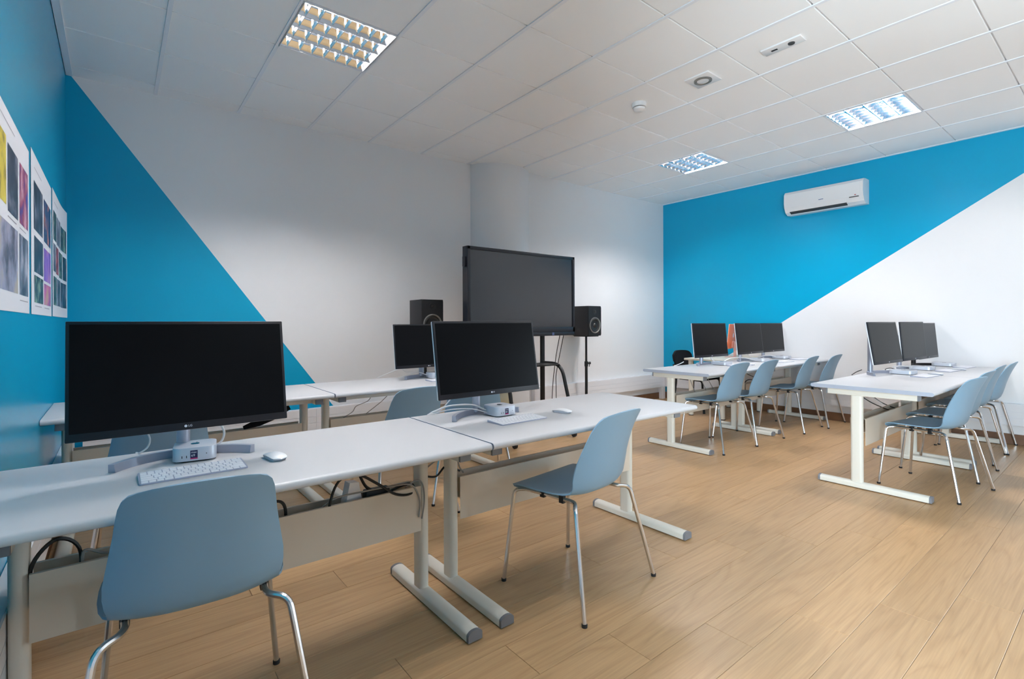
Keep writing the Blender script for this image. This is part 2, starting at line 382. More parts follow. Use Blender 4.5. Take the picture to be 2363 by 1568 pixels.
# --- added windows in both side walls, unseen, behind the camera for fill light
def glass():
    m = bpy.data.materials.new('fill_glass'); m.use_nodes = True; nt = m.node_tree; nt.nodes.clear()
    o = nt.nodes.new('ShaderNodeOutputMaterial'); t = nt.nodes.new('ShaderNodeBsdfTransparent'); g = nt.nodes.new('ShaderNodeBsdfGlossy'); g.inputs['Roughness'].default_value = 0.02
    t.inputs[0].default_value = (0.93, 0.96, 0.95, 1)
    f = nt.nodes.new('ShaderNodeFresnel'); f.inputs[0].default_value = 1.3; mx = nt.nodes.new('ShaderNodeMixShader')
    nt.links.new(f.outputs[0], mx.inputs[0]); nt.links.new(t.outputs[0], mx.inputs[1]); nt.links.new(g.outputs[0], mx.inputs[2]); nt.links.new(mx.outputs[0], o.inputs[0]); MATS['fill_glass'] = m
glass()
def fill_window(name, W_, xw, s):
    y0, y1, z0, z1 = W_; bx = lambda m, a, b, *q: m.box(min(xw+s*a, xw+s*b), max(xw+s*a, xw+s*b), *q)
    wf = MB(); ym = (y0+y1)/2
    for q in ((y0, y1, z0, z0+0.06), (y0, y1, z1-0.06, z1), (y0, y0+0.06, z0+0.06, z1-0.06), (y1-0.06, y1, z0+0.06, z1-0.06), (ym-0.035, ym+0.035, z0+0.06, z1-0.06)): bx(wf, 0.02, 0.08, *q)
    wn = struct(wf.build(name, 'white_plastic', ang=0))
    for (a_, b_) in ((y0+0.06, ym-0.035), (ym+0.035, y1-0.06)): bx(MB(), 0.048, 0.052, a_, b_, z0+0.06, z1-0.06).build('pane', 'fill_glass', wn, ang=0)
    bx(MB(), -0.04, 0.03, y0-0.03, y1+0.03, z0-0.025, z0).build('fill_sill', 'white_plastic', wn, ang=0)
fill_window('fill_window_1', FILL_WIN, XR, 1); fill_window('fill_window_2', FILL_WIN2, XL, -1)

# --- ceiling: slab, single tiles, tees
ce = MB().box(-0.12, XR+0.12, YF-0.12, 0.42, TOP, TOP+0.1).build('ceiling', 'plenum', ang=0); struct(ce)
VX = [0.6*i - 0.07 for i in range(14)]
HY = [-0.6*j for j in range(14)]
LIGHTS = [(2, 2), (2, 5), (9, 2), (9, 5)]
tile_cache = {}
def tile(x0, x1, y0, y1):
    gx, gy = 0.0122, 0.0045
    w_, d_ = round(x1-x0-2*gx, 4), round(y1-y0-2*gy, 4)
    if (w_, d_) not in tile_cache:
        c = 0.002; x, y = w_/2, d_/2
        tile_cache[(w_, d_)] = MB().add([(-x,-y,0.016),(x,-y,0.016),(x,y,0.016),(-x,y,0.016),(-x,-y,c),(x,-y,c),(x,y,c),(-x,y,c),(-x+c,-y+c,0),(x-c,-y+c,0),(x-c,y-c,0),(-x+c,y-c,0)],
            [(0,1,2,3),(0,4,5,1),(1,5,6,2),(2,6,7,3),(3,7,4,0),(4,8,9,5),(5,9,10,6),(6,10,11,7),(7,11,8,4),(8,11,10,9)]).mesh('ceiling_tile', 'tile', ang=0)
    place(tile_cache[(w_, d_)], 'ceiling_tile', ce, ((x0+x1)/2, (y0+y1)/2, CEIL+0.004))
for i in range(12):
    for j in range(-1, 13):
        if (i, j) in LIGHTS: continue
        x0, x1 = max(VX[i], XL), min(VX[i+1], XR)
        y1 = HY[j] if j >= 0 else (0.2 if x1 < 3.6 else (0.12 if x1 < 4.2 else -0.035)); y0 = HY[j+1] if j < 12 else YF
        if j < 0: y0 = 0.0
        if y1 - y0 < 0.03: continue
        y0 = max(y0, YF)
        if y1 - y0 > 0.05: tile(x0, x1, y0, y1)
for i in range(0, 13):
    MB().box(VX[i]-0.012, VX[i]+0.012, YF, yb(VX[i]) - 0.002 if VX[i] < 3.6 else (-0.2 if VX[i] < 4.3 else -0.037), CEIL-0.001, CEIL+0.006).build('ceiling_tee', 'tee', ce, ang=0)
for j in range(0, 13):
    MB().box(0.002, XR-0.002, HY[j]-0.012, HY[j]+0.012, CEIL+0.021, CEIL+0.028).build('ceiling_tee', 'tee', ce, ang=0)
t1 = MB().box(XL, 0.022, YF, 0.19, CEIL-0.003, CEIL+0.004); t1.box(XL, XL+0.003, YF, 0.19, CEIL-0.003, CEIL+0.02)
struct(t1.build('trim_1', 'tee', ang=0))
t2 = MB().box(XR-0.012, XR, YF, -0.036, CEIL-0.002, CEIL+0.004); struct(t2.build('trim_2', 'tee', ang=0))

# --- skirting boards and cable trunking
def bbox(name, mats, *bx):
    b = MB()
    for q in bx: b.box(*q)
    return struct(b.build(name, mats, ang=0))
bbox('baseboard_right', 'skirting', (XR-0.016, XR-0.0005, -5.5, -0.06, 0.001, 0.1))
bbox('baseboard_back', 'skirting', (4.42, XR-0.02, -0.051, -0.0355, 0.001, 0.1), (0.02, 3.6, 0.112, 0.13, 0.001, 0.1))
bbox('baseboard_left', 'skirting', (XL+0.0005, XL+0.016, -4.9, 0.1, 0.001, 0.1))
def trunk(name, label, a, b, h0, h1, dep, nrm, group):
    """cable trunking from a to b (xy points on the wall face), front towards nrm; three cover strips on a body"""
    d = (Vector(b)-Vector(a)); L = d.length; ang = math.atan2(d.y, d.x)
    t = thing(name, (a[0], a[1], h0), math.degrees(ang), label, 'cable trunking', group)
    H = h1-h0; s = nrm
    MB().box(0, L, min(0.001*s, (dep-0.004)*s), max(0.001*s, (dep-0.004)*s), 0, H).build('trunking_body', 'trunk', t, ang=0)
    for (q0, q1) in ((0.004, H*0.36), (H*0.36+0.003, H*0.64), (H*0.64+0.003, H-0.004)):
        x = 0.0; n = max(1, round(L/2.0))
        for q in range(n):
            x0 = L*q/n + 0.001; x1 = L*(q+1)/n - 0.001
            MB().box(x0, x1, min((dep-0.004)*s, dep*s), max((dep-0.004)*s, dep*s), q0, q1).build('cover_strip', 'trunk', t, ang=0)
    return t
trunk('cable_trunking', 'white cable trunking along the back wall behind the speaker and left desks', (0.075, 0.125), (3.45, 0.125), 0.19, 0.40, 0.06, -1, 'wall trunking')
trunk('cable_trunking', 'white cable trunking on the back wall right of the big display', (4.36, -0.037), (XR-0.075, -0.037), 0.19, 0.40, 0.065, -1, 'wall trunking')
trunk('cable_trunking', 'white cable trunking low on the right wall behind the blue chairs', (XR-0.001, -0.04), (XR-0.001, -5.5), 0.19, 0.40, 0.06, -1, 'wall trunking')
trunk('cable_trunking', 'white cable trunking low on the teal left wall under the posters', (XL+0.001, -4.9), (XL+0.001, 0.05), 0.19, 0.40, 0.05, -1, 'wall trunking')
tb = MB().rbox(XR-0.15, XR-0.075, -0.115, -0.0365, 0.002, 0.19, 0.003, 1).build('trunking_riser', 'trunk'); tag(tb, 'short white box riser under the trunking in the far room corner', 'cable trunking')

# ================================================================ CEILING LIGHTS AND CEILING DEVICES
TUBE = MB().tube([(-0.276, 0, 0), (0.276, 0, 0)], 0.013, 8).mesh('tube_lamp', 'tube_light')
TUBE_OFF = MB().tube([(-0.276, 0, 0), (0.276, 0, 0)], 0.013, 8).mesh('tube_lamp', 'white_plastic')
LIT = [(9, 2), (9, 5), (2, 2), (2, 5)]          # the lamps that are switched on
def make_light():
    t = thing('ceiling_light', (0, 0, 0), 0, 'x', 'ceiling light', 'recessed louvre lights')
    S = 0.297
    b = MB(); h = 0.105
    b.box(-S, S, -S, S, h-0.003, h)                                     # roof of the tray
    for s in (-1, 1):
        b.box(min(s*S, s*(S-0.003)), max(s*S, s*(S-0.003)), -S, S, 0, h); b.box(-S, S, min(s*S, s*(S-0.003)), max(s*S, s*(S-0.003)), 0, h)
    b.build('housing', 'white_plastic', t, ang=0)
    f = MB(); q = 0.012
    for s in (-1, 1):
        f.box(min(s*S, s*(S-q)), max(s*S, s*(S-q)), -S, S, -0.003, 0.002); f.box(-S+q, S-q, min(s*S, s*(S-q)), max(s*S, s*(S-q)), -0.003, 0.002)
    f.build('frame', 'tee', t, ang=0)
    I = S-q-0.001; cell = 2*I/4
    for k in range(4): place(TUBE, 'tube_lamp', t, (0, -I + cell*(k+0.5), 0.056))
    # long reflectors: troughs of parabolic section with the tube in the focus
    hc = cell/2; zs = [0.0, 0.012, 0.024, 0.036, 0.046, 0.055, 0.061, 0.066]
    tk = lambda z: hc - math.sqrt((0.072-z)*0.0642)
    blade = MB().prism([(tk(z), z) for z in zs] + [(-tk(z), z) for z in reversed(zs)], -I, I, 'x').mesh('reflector', 'louver', ang=60)
    for k in range(1, 4): place(blade, 'reflector', t, (0, -I + cell*k, 0.0))
    half = MB().prism([(0, 0)] + [(tk(z), z) for z in zs] + [(0, zs[-1])], -I, I, 'x').mesh('side_reflector', 'louver', ang=60)
    place(half, 'side_reflector', t, (0, -I, 0)); place(half, 'side_reflector', t, (0, I, 0), (0, 0, math.pi))
    # cross blades, one per cell
    cp = [(0.0015, 0.002), (0.003, 0.014), (0.006, 0.028), (-0.006, 0.028), (-0.003, 0.014), (-0.0015, 0.002)]
    vs = []
    for (x, z) in cp: vs += [(x, -hc+tk(z), z), (x, hc-tk(z), z)]
    fs = [(2*i, 2*((i+1) % 6), 2*((i+1) % 6)+1, 2*i+1) for i in range(6)] + [(0,2,4,6,8,10), (11,9,7,5,3,1)]
    cross = MB().add(vs, fs).mesh('louvre_blade', 'louver_white', ang=0)
    for k in range(4):
        for c in range(7): place(cross, 'louvre_blade', t, (-I + 2*I*(c+0.5)/7, -I + cell*(k+0.5), 0))
    return t
LL = {(2, 2): 'square louvre ceiling light nearest the teal left wall, showing mirrored cells', (9, 5): 'glowing louvre ceiling light nearest the camera on the right side of the ceiling',
      (9, 2): 'small glowing louvre ceiling light farthest away near the back right corner'}
proto = make_light(); first = True
for (i, j) in LIGHTS:
    o = proto if first else copy_tree(proto); first = False
    o.location = ((VX[i]+VX[i+1])/2, (HY[j]+HY[j+1])/2, CEIL+0.002)
    tb_ = [c_ for c_ in o.children if c_.data in (TUBE, TUBE_OFF)]
    for q_, c_ in enumerate(tb_): c_.data = TUBE if (i, j) in LIT and not ((i, j) == (2, 5) and q_ % 2) else TUBE_OFF      # assumed unseen light, kept to brighten the near desk; two tubes off to halve it
    o['label'] = LL.get((i, j), 'assumed louvre ceiling light added above the nearest desk, just outside the top of the photo')

sd = thing('smoke_detector', (3.80, -2.13, CEIL+0.004), 0, 'round white smoke detector on the ceiling', 'smoke detector')
MB().lathe([(0, 0), (0.062, 0), (0.064, -0.012), (0.058, -0.034), (0, -0.034)], 28).build('detector_base', 'ac_white', sd)
MB().lathe([(0.046, -0.034), (0.046, -0.040), (0, -0.040)], 28).build('vent_ring', 'dark_slot', sd)
MB().lathe([(0.052, -0.040), (0.046, -0.054), (0.03, -0.062), (0, -0.063), ], 28).build('detector_cap', 'ac_white', sd)
cs = thing('ceiling_speaker', (3.835, -2.705, CEIL+0.004), 0, 'square white ceiling plate with a grey round grille', 'ceiling speaker')
MB().rbox(-0.10, 0.10, -0.10, 0.10, -0.012, 0, 0.004).build('plate', 'ac_white', cs)
MB().lathe([(0.066, -0.012), (0.066, -0.018), (0.052, -0.022), (0.044, -0.016)], 28).build('ring', 'grey_metal', cs)
MB().lathe([(0.044, -0.012), (0.044, -0.016), (0, -0.018)], 28).build('grille', 'ac_white', cs)
el = thing('emergency_light', (3.825, -3.30, CEIL+0.004), 0, 'oblong white ceiling plate with two small dark openings', 'emergency light')
MB().rbox(-0.048, 0.048, -0.13, 0.13, -0.012, 0, 0.004).build('plate', 'ac_white', el)
MB().lathe([(0.022, -0.012), (0.020, -0.018), (0, -0.016)], 16, T=Matrix.Translation((0, -0.055, 0))).build('lens', 'dark_slot', el)
MB().rbox(-0.008, 0.008, 0.035, 0.075, -0.0145, -0.011, 0.001).build('slot', 'black_plastic', el)

# ================================================================ AIR CONDITIONER
ac = thing('air_conditioner', (XR, -2.40, 2.57), 0, 'white split air conditioner mounted high on the teal wall', 'air conditioner')
prof = [(-0.001, 0.0), (-0.10, -0.004), (-0.16, 0.025), (-0.195, 0.085), (-0.205, 0.14), (-0.20, 0.245), (-0.17, 0.278), (-0.12, 0.285), (-0.001, 0.285)]
MB().prism([(x, z) for x, z in prof], -0.43, 0.43, 'y').build('casing', 'ac_white', ac, ang=25)
MB().prism([(-0.196, 0.088), (-0.2075, 0.14), (-0.2025, 0.243), (-0.198, 0.243), (-0.2, 0.14), (-0.19, 0.088)], -0.40, 0.42, 'y').build('front_panel', 'ac_white', ac, ang=25)
MB().prism([(-0.125, 0.006), (-0.165, 0.026), (-0.196, 0.078), (-0.199, 0.083), (-0.19, 0.083), (-0.15, 0.028)], -0.25, 0.37, 'y').build('air_flap', 'ac_white', ac, ang=25)
MB().prism([(-0.126, 0.004), (-0.168, 0.0225), (-0.168, 0.0315), (-0.15, 0.03)], -0.255, 0.375, 'y').build('outlet_slot', 'dark_slot', ac, ang=25)
MB().rbox(-0.2, -0.185, -0.385, -0.29, 0.075, 0.083, 0.001).build('display_strip', 'dark_slot', ac)
MB().rbox(-0.206, -0.2, -0.36, -0.345, 0.095, 0.103, 0.001).build('indicator', 'red_led', ac)
MB().rbox(-0.2085, -0.2, -0.02, 0.03, 0.112, 0.118, 0.001).build('badge', 'blue_tag', ac)

# ================================================================ DESKS
DZ = 0.74
def make_desk(W, D, x, y, label):
    t = thing('desk', (x, y, 0), 0, label, 'desk', 'white T-leg desks')
    w2, d2 = W/2, D/2; r = 0.011
    pr = []
    for (sy, a0) in ((1, 0), (-1, 180)):
        pass
    th = 0.027; pr = []
    for k in range(7):                                                     # rounded long edges
        a = R(-90 + 180*k/6); pr.append((d2-th/2 + th/2*math.cos(a), DZ-th/2 + th/2*math.sin(a)))
    for k in range(7):
        a = R(90 + 180*k/6); pr.append((-d2+th/2 + th/2*math.cos(a), DZ-th/2 + th/2*math.sin(a)))
    MB().prism(pr, -w2+0.002, w2-0.002, 'x').build('desktop', 'desk_white', t, ang=40)
    eb = MB().prism(pr, 0, 0.002, 'x').mesh('edge_band', 'desk_edge')
    place(eb, 'edge_band', t, (-w2, 0, 0)); place(eb, 'edge_band', t, (w2-0.002, 0, 0))
    fx = w2 - 0.073; py = 0.085
    fp = [(-0.031, 0.006), (0.031, 0.006), (0.031, 0.03)] + [(0.031*math.cos(R(a)), 0.03 + 0.016*math.sin(R(a))) for a in (20, 45, 70, 90, 110, 135, 160)] + [(-0.031, 0.03)]
    foot = MB().prism(fp, -0.325, 0.325, 'y').mesh('foot', 'desk_frame')
    fcap = MB().prism([(p[0]*1.02, p[1]*1.02) for p in fp], 0, 0.014, 'y').mesh('end_cap', 'cap_grey')
    glide = MB().lathe([(0, 0), (0.016, 0), (0.016, 0.008), (0, 0.008)], 12).mesh('glide', 'rubber')
    post = MB().prism(rrect(0.045, 0.078, 0.020, 5), 0.04, 0.668, 'z').mesh('post', 'desk_frame')
    arm = MB().rbox(-0.026, 0.026, -0.27, 0.27, 0.668, 0.712, 0.003, 1).mesh('arm', 'desk_frame')
    acap = MB().rbox(-0.0255, 0.0255, -0.006, 0.006, 0.669, 0.7115, 0.002, 1).mesh('end_cap', 'cap_grey')
    for s in (-1, 1):
        f = place(foot, 'foot', t, (s*fx, -0.005, 0))
        place(fcap, 'end_cap', f, (0, -0.339, 0)); place(fcap, 'end_cap', f, (0, 0.325, 0))
        place(glide, 'glide', f, (0, -0.29, 0)); place(glide, 'glide', f, (0, 0.29, 0))
        place(post, 'post', t, (s*fx, py, 0))
        a = place(arm, 'arm', t, (s*fx, 0, 0)); place(acap, 'end_cap', a, (0, -0.275, 0)); place(acap, 'end_cap', a, (0, 0.275, 0))
    L = fx - 0.026
    for yy in (-0.20, 0.20): MB().rbox(-L, L, yy-0.015, yy+0.015, 0.672, 0.712, 0.002, 1).build('rail', 'desk_frame', t)
    L = fx - 0.024
    MB().box(-L, L, py-0.046, py-0.044, 0.305, 0.497).box(-L, L, py-0.046, py-0.034, 0.497, 0.499).build('modesty_panel', 'desk_tray', t, ang=0)
    b = MB(); b.box(-L, L, py-0.044, py+0.05, 0.40, 0.402); b.box(-L, L, py+0.05, py+0.052, 0.40, 0.497); b.box(-L, L, py+0.040, py+0.052, 0.497, 0.499)
    b.build('cable_tray', 'desk_tray', t, ang=0)
    return t
YA, YB, YC, YD = -2.907, -1.147, -2.045, -3.603
make_desk(1.424, 0.715, 0.695, YA, 'white desk nearest the camera, standing against the teal left wall')
make_desk(1.410, 0.715, 2.119, YA, 'white desk in the front row with the lone blue chair pulled out')
make_desk(1.420, 0.715, 0.692, YB, 'white rear-row desk under the posters, mostly hidden by the nearest monitor')
make_desk(1.405, 0.715, 2.112, YB, 'white rear-row desk in front of the left black loudspeaker')
make_desk(1.358, 0.715, 5.105, YC, 'white desk near the back right corner, end nearest the big display')
make_desk(1.358, 0.715, 6.466, YC, 'white desk of the back right row that touches the right wall')
make_desk(1.358, 0.735, 5.105, YD, 'white desk on the right whose bare end faces the open floor')
make_desk(1.358, 0.735, 6.466, YD, 'white desk of the right front row that touches the right wall')

# ================================================================ CHAIRS
def chair_shell():
    rows = [  # y, z, half width, edge lift, edge forward
        (0.200, 0.424, 0.165, 0.000, 0), (0.210, 0.436, 0.195, 0.000, 0), (0.205, 0.447, 0.212, 0.001, 0), (0.185, 0.453, 0.222, 0.003, 0),
        (0.14, 0.455, 0.228, 0.006, 0), (0.08, 0.452, 0.230, 0.010, 0), (0.02, 0.448, 0.228, 0.014, 0), (-0.04, 0.445, 0.220, 0.017, 0.0),
        (-0.09, 0.446, 0.207, 0.018, 0.006), (-0.125, 0.452, 0.196, 0.019, 0.014), (-0.150, 0.465, 0.195, 0.019, 0.026), (-0.168, 0.487, 0.200, 0.017, 0.036),
        (-0.181, 0.520, 0.204, 0.012, 0.046), (-0.192, 0.56, 0.203, 0.006, 0.050), (-0.204, 0.61, 0.195, 0.002, 0.050), (-0.217, 0.655, 0.187, 0, 0.047),
        (-0.232, 0.700, 0.179, 0, 0.043), (-0.248, 0.742, 0.173, 0, 0.039), (-0.263, 0.776, 0.167, -0.002, 0.034), (-0.274, 0.800, 0.159, -0.005, 0.030),
        (-0.281, 0.814, 0.147, -0.007, 0.026), (-0.285, 0.822, 0.128, -0.006, 0.019), (-0.2865, 0.8265, 0.100, -0.004, 0.012)]
    nu = 18; bm = bmesh.new(); grid = []
    for (y, z, hw, el, ef) in rows:
        g = []
        for k in range(nu+1):
            u = -1 + 2*k/nu; a = abs(u)**2.6
            g.append(bm.verts.new((u*hw, y + ef*a, z + el*a)))
        grid.append(g)
    for i in range(len(grid)-1):
        for k in range(nu): bm.faces.new((grid[i][k], grid[i][k+1], grid[i+1][k+1], grid[i+1][k]))
    bmesh.ops.recalc_face_normals(bm, faces=bm.faces[:])
    bmesh.ops.solidify(bm, geom=bm.faces[:], thickness=0.0065)
    bmesh.ops.recalc_face_normals(bm, faces=bm.faces[:])
    me = bpy.data.meshes.new('seat_shell'); bm.to_mesh(me); bm.free()
    me.materials.append(MATS['chair_blue'])
    me.polygons.foreach_set('use_smooth', [True]*len(me.polygons)); me.set_sharp_from_angle(angle=R(60))
    return me
def make_chair():
    t = thing('chair', (0, 0, 0), 0, 'x', 'chair', 'light blue shell chairs')
    place(chair_shell(), 'seat_shell', t)
    gl = MB().lathe([(0, 0), (0.0115, 0), (0.012, 0.012), (0, 0.012)], 12).mesh('glide', 'rubber')
    for s in (-1, 1):
        # front leg with its bend, rear leg with its S bend
        fl_ = fillet([(s*0.165, 0.05, 0.431), (s*0.180, 0.165, 0.432), (s*0.207, 0.203, 0.425), (s*0.243, 0.238, 0.012)], [0, 0.05, 0.04, 0])
        q = MB().tube(fl_, 0.0095, 10).build('leg', 'chrome', t); place(gl, 'glide', q, (s*0.2435, 0.2385, 0))
        rl_ = fillet([(s*0.165, -0.05, 0.431), (s*0.160, -0.115, 0.430), (s*0.215, -0.155, 0.424), (s*0.277, -0.245, 0.012)], [0, 0.035, 0.045, 0], 6)
        q = MB().tube(rl_, 0.0095, 10).build('leg', 'chrome', t); place(gl, 'glide', q, (s*0.2775, -0.2455, 0))
        MB().tube([(s*0.165, 0.06, 0.431), (s*0.165, -0.06, 0.431)], 0.0092, 10).build('side_rail', 'chrome', t)
        MB().rbox(s*0.165-0.011, s*0.165+0.011, -0.06, -0.035, 0.414, 0.447, 0.003).build('mounting_clip', 'black_plastic', t)
        MB().rbox(s*0.165-0.011, s*0.165+0.011, 0.05, 0.075, 0.414, 0.447, 0.003).build('mounting_clip', 'black_plastic', t)
    for yy in (-0.02, 0.09): MB().tube([(-0.165, yy, 0.431), (0.165, yy, 0.431)], 0.008, 8).build('cross_bar', 'chrome', t)
    MB().rbox(-0.07, 0.07, -0.02, 0.09, 0.4395, 0.447, 0.002).build('mounting_plate', 'black_plastic', t)
    return t
CH = [(0.458, -3.125, -4, 'light blue shell chair in the left foreground with its back to the camera'),
      (1.966, -3.161, 7.7, 'light blue shell chair standing alone on the open floor, seen in full'),
      (0.435, -1.86, 0, 'light blue shell chair mostly hidden behind the nearest monitor'),
      (1.69, -1.88, 3, 'light blue shell chair at the rear desk, back showing left of the middle monitor'),
      (2.27, -1.82, -28, 'light blue shell chair almost hidden behind the middle monitor'),
      (4.866, -2.225, -3, 'light blue shell chair of the back right row closest to the big display'),
      (5.41, -2.25, -1, 'second light blue shell chair of the back right row from the big display'),
      (6.32, -2.29, 3, 'third light blue shell chair of the back right row from the big display'),
      (6.83, -2.35, 2, 'light blue shell chair of the back right row beside the right wall'),
      (4.925, -3.86, -9, 'light blue shell chair at the bare desk end on the right, nearest of its row'),
      (5.56, -3.82, -3, 'second light blue shell chair from the bare desk end on the right'),
      (6.27, -3.79, 0, 'third light blue shell chair from the bare desk end on the right'),
      (6.825, -3.80, 1, 'light blue shell chair at the right edge of the photo beside the right wall')]
proto = make_chair()
for n, (x, y, a, lab) in enumerate(CH):
    o = proto if n == 0 else copy_tree(proto)
    o.location = (x, y, 0); o.rotation_euler = (0, 0, R(a)); o['label'] = lab

# ================================================================ MONITORS, COMPUTERS, KEYBOARDS, MICE
def make_monitor(x, y, z, a, tilt, label, stand='silver'):
    t = thing('monitor', (x, y, DZ), a, label, 'monitor', 'desktop monitors')
    T = Matrix.Translation((0, 0, z-DZ)) @ Matrix.Rotation(R(-tilt), 4, 'X')
    W, H = 0.307, 0.182
    fr = MB().rbox(-W, W, -0.001, 0.010, -H, H, 0.003, 2, T=T).build('bezel', 'bezel', t)
    MB().rbox(-W+0.009, W-0.009, -0.0018, 0.0, -H+0.024, H-0.010, 0.0006, 1, T=T).build('screen', 'screen', t)
    bk = MB().rbox(-W+0.0002, W-0.0002, 0.0095, 0.020, -H+0.0002, H-0.0002, 0.004, 2, T=T)
    bk.rbox(-0.20, 0.20, 0.018, 0.044, -0.13, 0.11, 0.014, 3, T=T).build('back_cover', 'shell_white', t)
    lg = MB().prism(circ(0.0042, 16), 0, 0.0004, 'y', T=T @ Matrix.Translation((-0.0085, -0.0014, -H+0.0125))).build('logo', 'logo_white', t)
    text_obj('LG', 0.0095, 'logo_white', lg, T @ Matrix.Translation((0.004, -0.0012, -H+0.0125)) @ FRONT)
    py = 0.118
    st = MB().tube([(0, py, 0.012), (0, py, z-DZ+0.05)], 0.0205, 20)
    st.build('pole', stand, t)
    MB().rbox(-0.03, 0.03, 0.04, py, z-DZ-0.03, z-DZ+0.03, 0.006, 2).build('hinge', stand, t)
    # crescent foot
    b = MB(); n = 16; vs = []; fs = []
    half, sag = 0.208, 0.108
    Rc = (half*half + sag*sag)/(2*sag); cy0 = py + 0.012 - Rc; amax = math.asin(half/Rc)
    for k in range(n+1):
        a_ = -amax + 2*amax*k/n
        for (rr, zz) in ((Rc, 0.0), (Rc, 0.026), (Rc-0.017, 0.026), (Rc-0.022, 0.0)):
            vs.append((rr*math.sin(a_), cy0 + rr*math.cos(a_), zz))
    for k in range(n):
        for j in range(4): fs.append((4*k+j, 4*k+(j+1) % 4, 4*k+4+(j+1) % 4, 4*k+4+j))
    fs += [(3,2,1,0), (4*n, 4*n+1, 4*n+2, 4*n+3)]
    b.add(vs, fs).build('base', stand, t, ang=50)
    return t
make_monitor(0.462, -2.826, 1.036, 1.0, 10.5, 'large black screen monitor in the left foreground, its side to the teal wall')
make_monitor(1.721, -2.812, 1.035, 1.4, 8.8, 'black screen monitor in the middle, in front of the big display')
make_monitor(2.339, -1.062, 1.017, 0.9, 7.7, 'black screen monitor below the left loudspeaker, partly covered by the middle monitor')
make_monitor(5.289, -1.923, 1.014, -2.5, 5.5, 'grey-looking monitor left of the orange computer in the back right row')
make_monitor(6.16, -1.915, 1.012, 0.6, 6.2, 'grey-looking monitor right of the orange computer in the back right row')
make_monitor(6.80, -1.887, 1.010, -0.4, 5.0, 'grey-looking monitor of the back right row closest to the right wall')
make_monitor(5.535, -3.416, 1.022, -3.7, 9.0, 'tilted monitor nearest the bare desk end on the right')
make_monitor(6.27, -3.443, 1.020, -3.5, 5.0, 'middle one of the three monitors on the right front row')
make_monitor(6.82, -3.43, 1.008, -2.0, 5.0, 'monitor on a black stand beside the right wall, last of the right front row', 'black_plastic')

def apple(s):
    pts = []
    for k in range(48):
        a = 2*math.pi*k/48; x = math.cos(a); y = math.sin(a)
        r = 1.0 - 0.16*max(0, math.sin(a))**6 - 0.13*max(0, -math.sin(a))**10
        px, py = x*r*0.92, y*r
        d = math.hypot(px-1.06, py-0.12)
        if d < 0.42:
            q = 0.42/d; px, py = 1.06 + (px-1.06)*q, 0.12 + (py-0.12)*q
        pts.append((px*s, py*s))
    return pts
def leaf(s): return [(0.05*s, 1.12*s), (0.12*s, 1.38*s), (0.42*s, 1.56*s), (0.40*s, 1.32*s), (0.22*s, 1.14*s)]
def make_mini(x, y, a, label, w, h, sticker=None, front=True):
    t = thing('mini_computer', (x, y, DZ), a, label, 'computer', 'small desktop computers')
    MB().prism(rrect(w*0.86, w*0.86, w*0.2, 6), 0, 0.006).build('foot_ring', 'black_plastic', t)
    MB().prism(rrect(w, w, w*0.2, 8), 0.005, h, ch=0.003).build('case', 'alu', t, ang=30)
    lg = MB().prism(apple(w*0.12), h-0.0002, h+0.0004).build('logo', 'logo_dark', t, ang=0)
    MB().prism(leaf(w*0.12), h-0.0002, h+0.0004).build('logo_leaf', 'logo_dark', lg, ang=0)
    if front:
        for px in (-0.036, -0.023): MB().prism(rrect(0.0022, 0.0085, 0.001, 2, px, h*0.40), -w/2-0.0003, -w/2+0.001, 'y').build('port', 'black_plastic', t, ang=0)
        MB().prism(circ(0.0016, 10, 0.034, h*0.52), -w/2-0.0003, -w/2+0.001, 'y').build('jack', 'black_plastic', t, ang=0)
    if sticker:
        s = MB().box(-0.0125, 0.0085, -w/2-0.0008, -w/2, h*0.30, h*0.80).build('sticker', 'navy', t, ang=0)
        MB().box(-0.0125, 0.0085, -w/2-0.0009, -w/2, h*0.215, h*0.30).build('sticker_strip', 'magenta', s, ang=0)
        text_obj('mac', 0.0102, 'logo_white', s, Matrix.Translation((-0.002, -w/2-0.001, h*0.68)) @ FRONT)
        text_obj(sticker, 0.0115, 'logo_white', s, Matrix.Translation((-0.0045, -w/2-0.001, h*0.46)) @ FRONT)
    return t
make_mini(0.490, -2.768, -8, 'small silver computer with a navy sticker reading mac 69 under the nearest monitor', 0.127, 0.050, '69')
make_mini(1.800, -2.785, 0, 'small silver computer with a navy sticker under the middle monitor', 0.127, 0.050, '68')
make_mini(2.40, -1.075, 0, 'small silver computer under the monitor below the left loudspeaker', 0.127, 0.050, None)
make_mini(5.44, -1.96, 6, 'flat silver computer on the back right row left of the orange computer', 0.18, 0.036, None, False)
make_mini(6.24, -1.99, 2, 'flat silver computer on the back right row right of the orange computer', 0.18, 0.036, None, False)
make_mini(6.90, -1.955, 0, 'flat silver computer of the back right row beside the right wall', 0.18, 0.036, None, False)
make_mini(5.735, -3.49, 3, 'flat silver computer beside the tilted monitor at the bare desk end', 0.18, 0.036, None, False)
make_mini(6.345, -3.49, 2, 'flat silver computer in the middle of the right front row', 0.18, 0.036, None, False)
make_mini(7.02, -3.52, 2, 'flat silver computer under the monitor on the black stand', 0.18, 0.036, None, False)

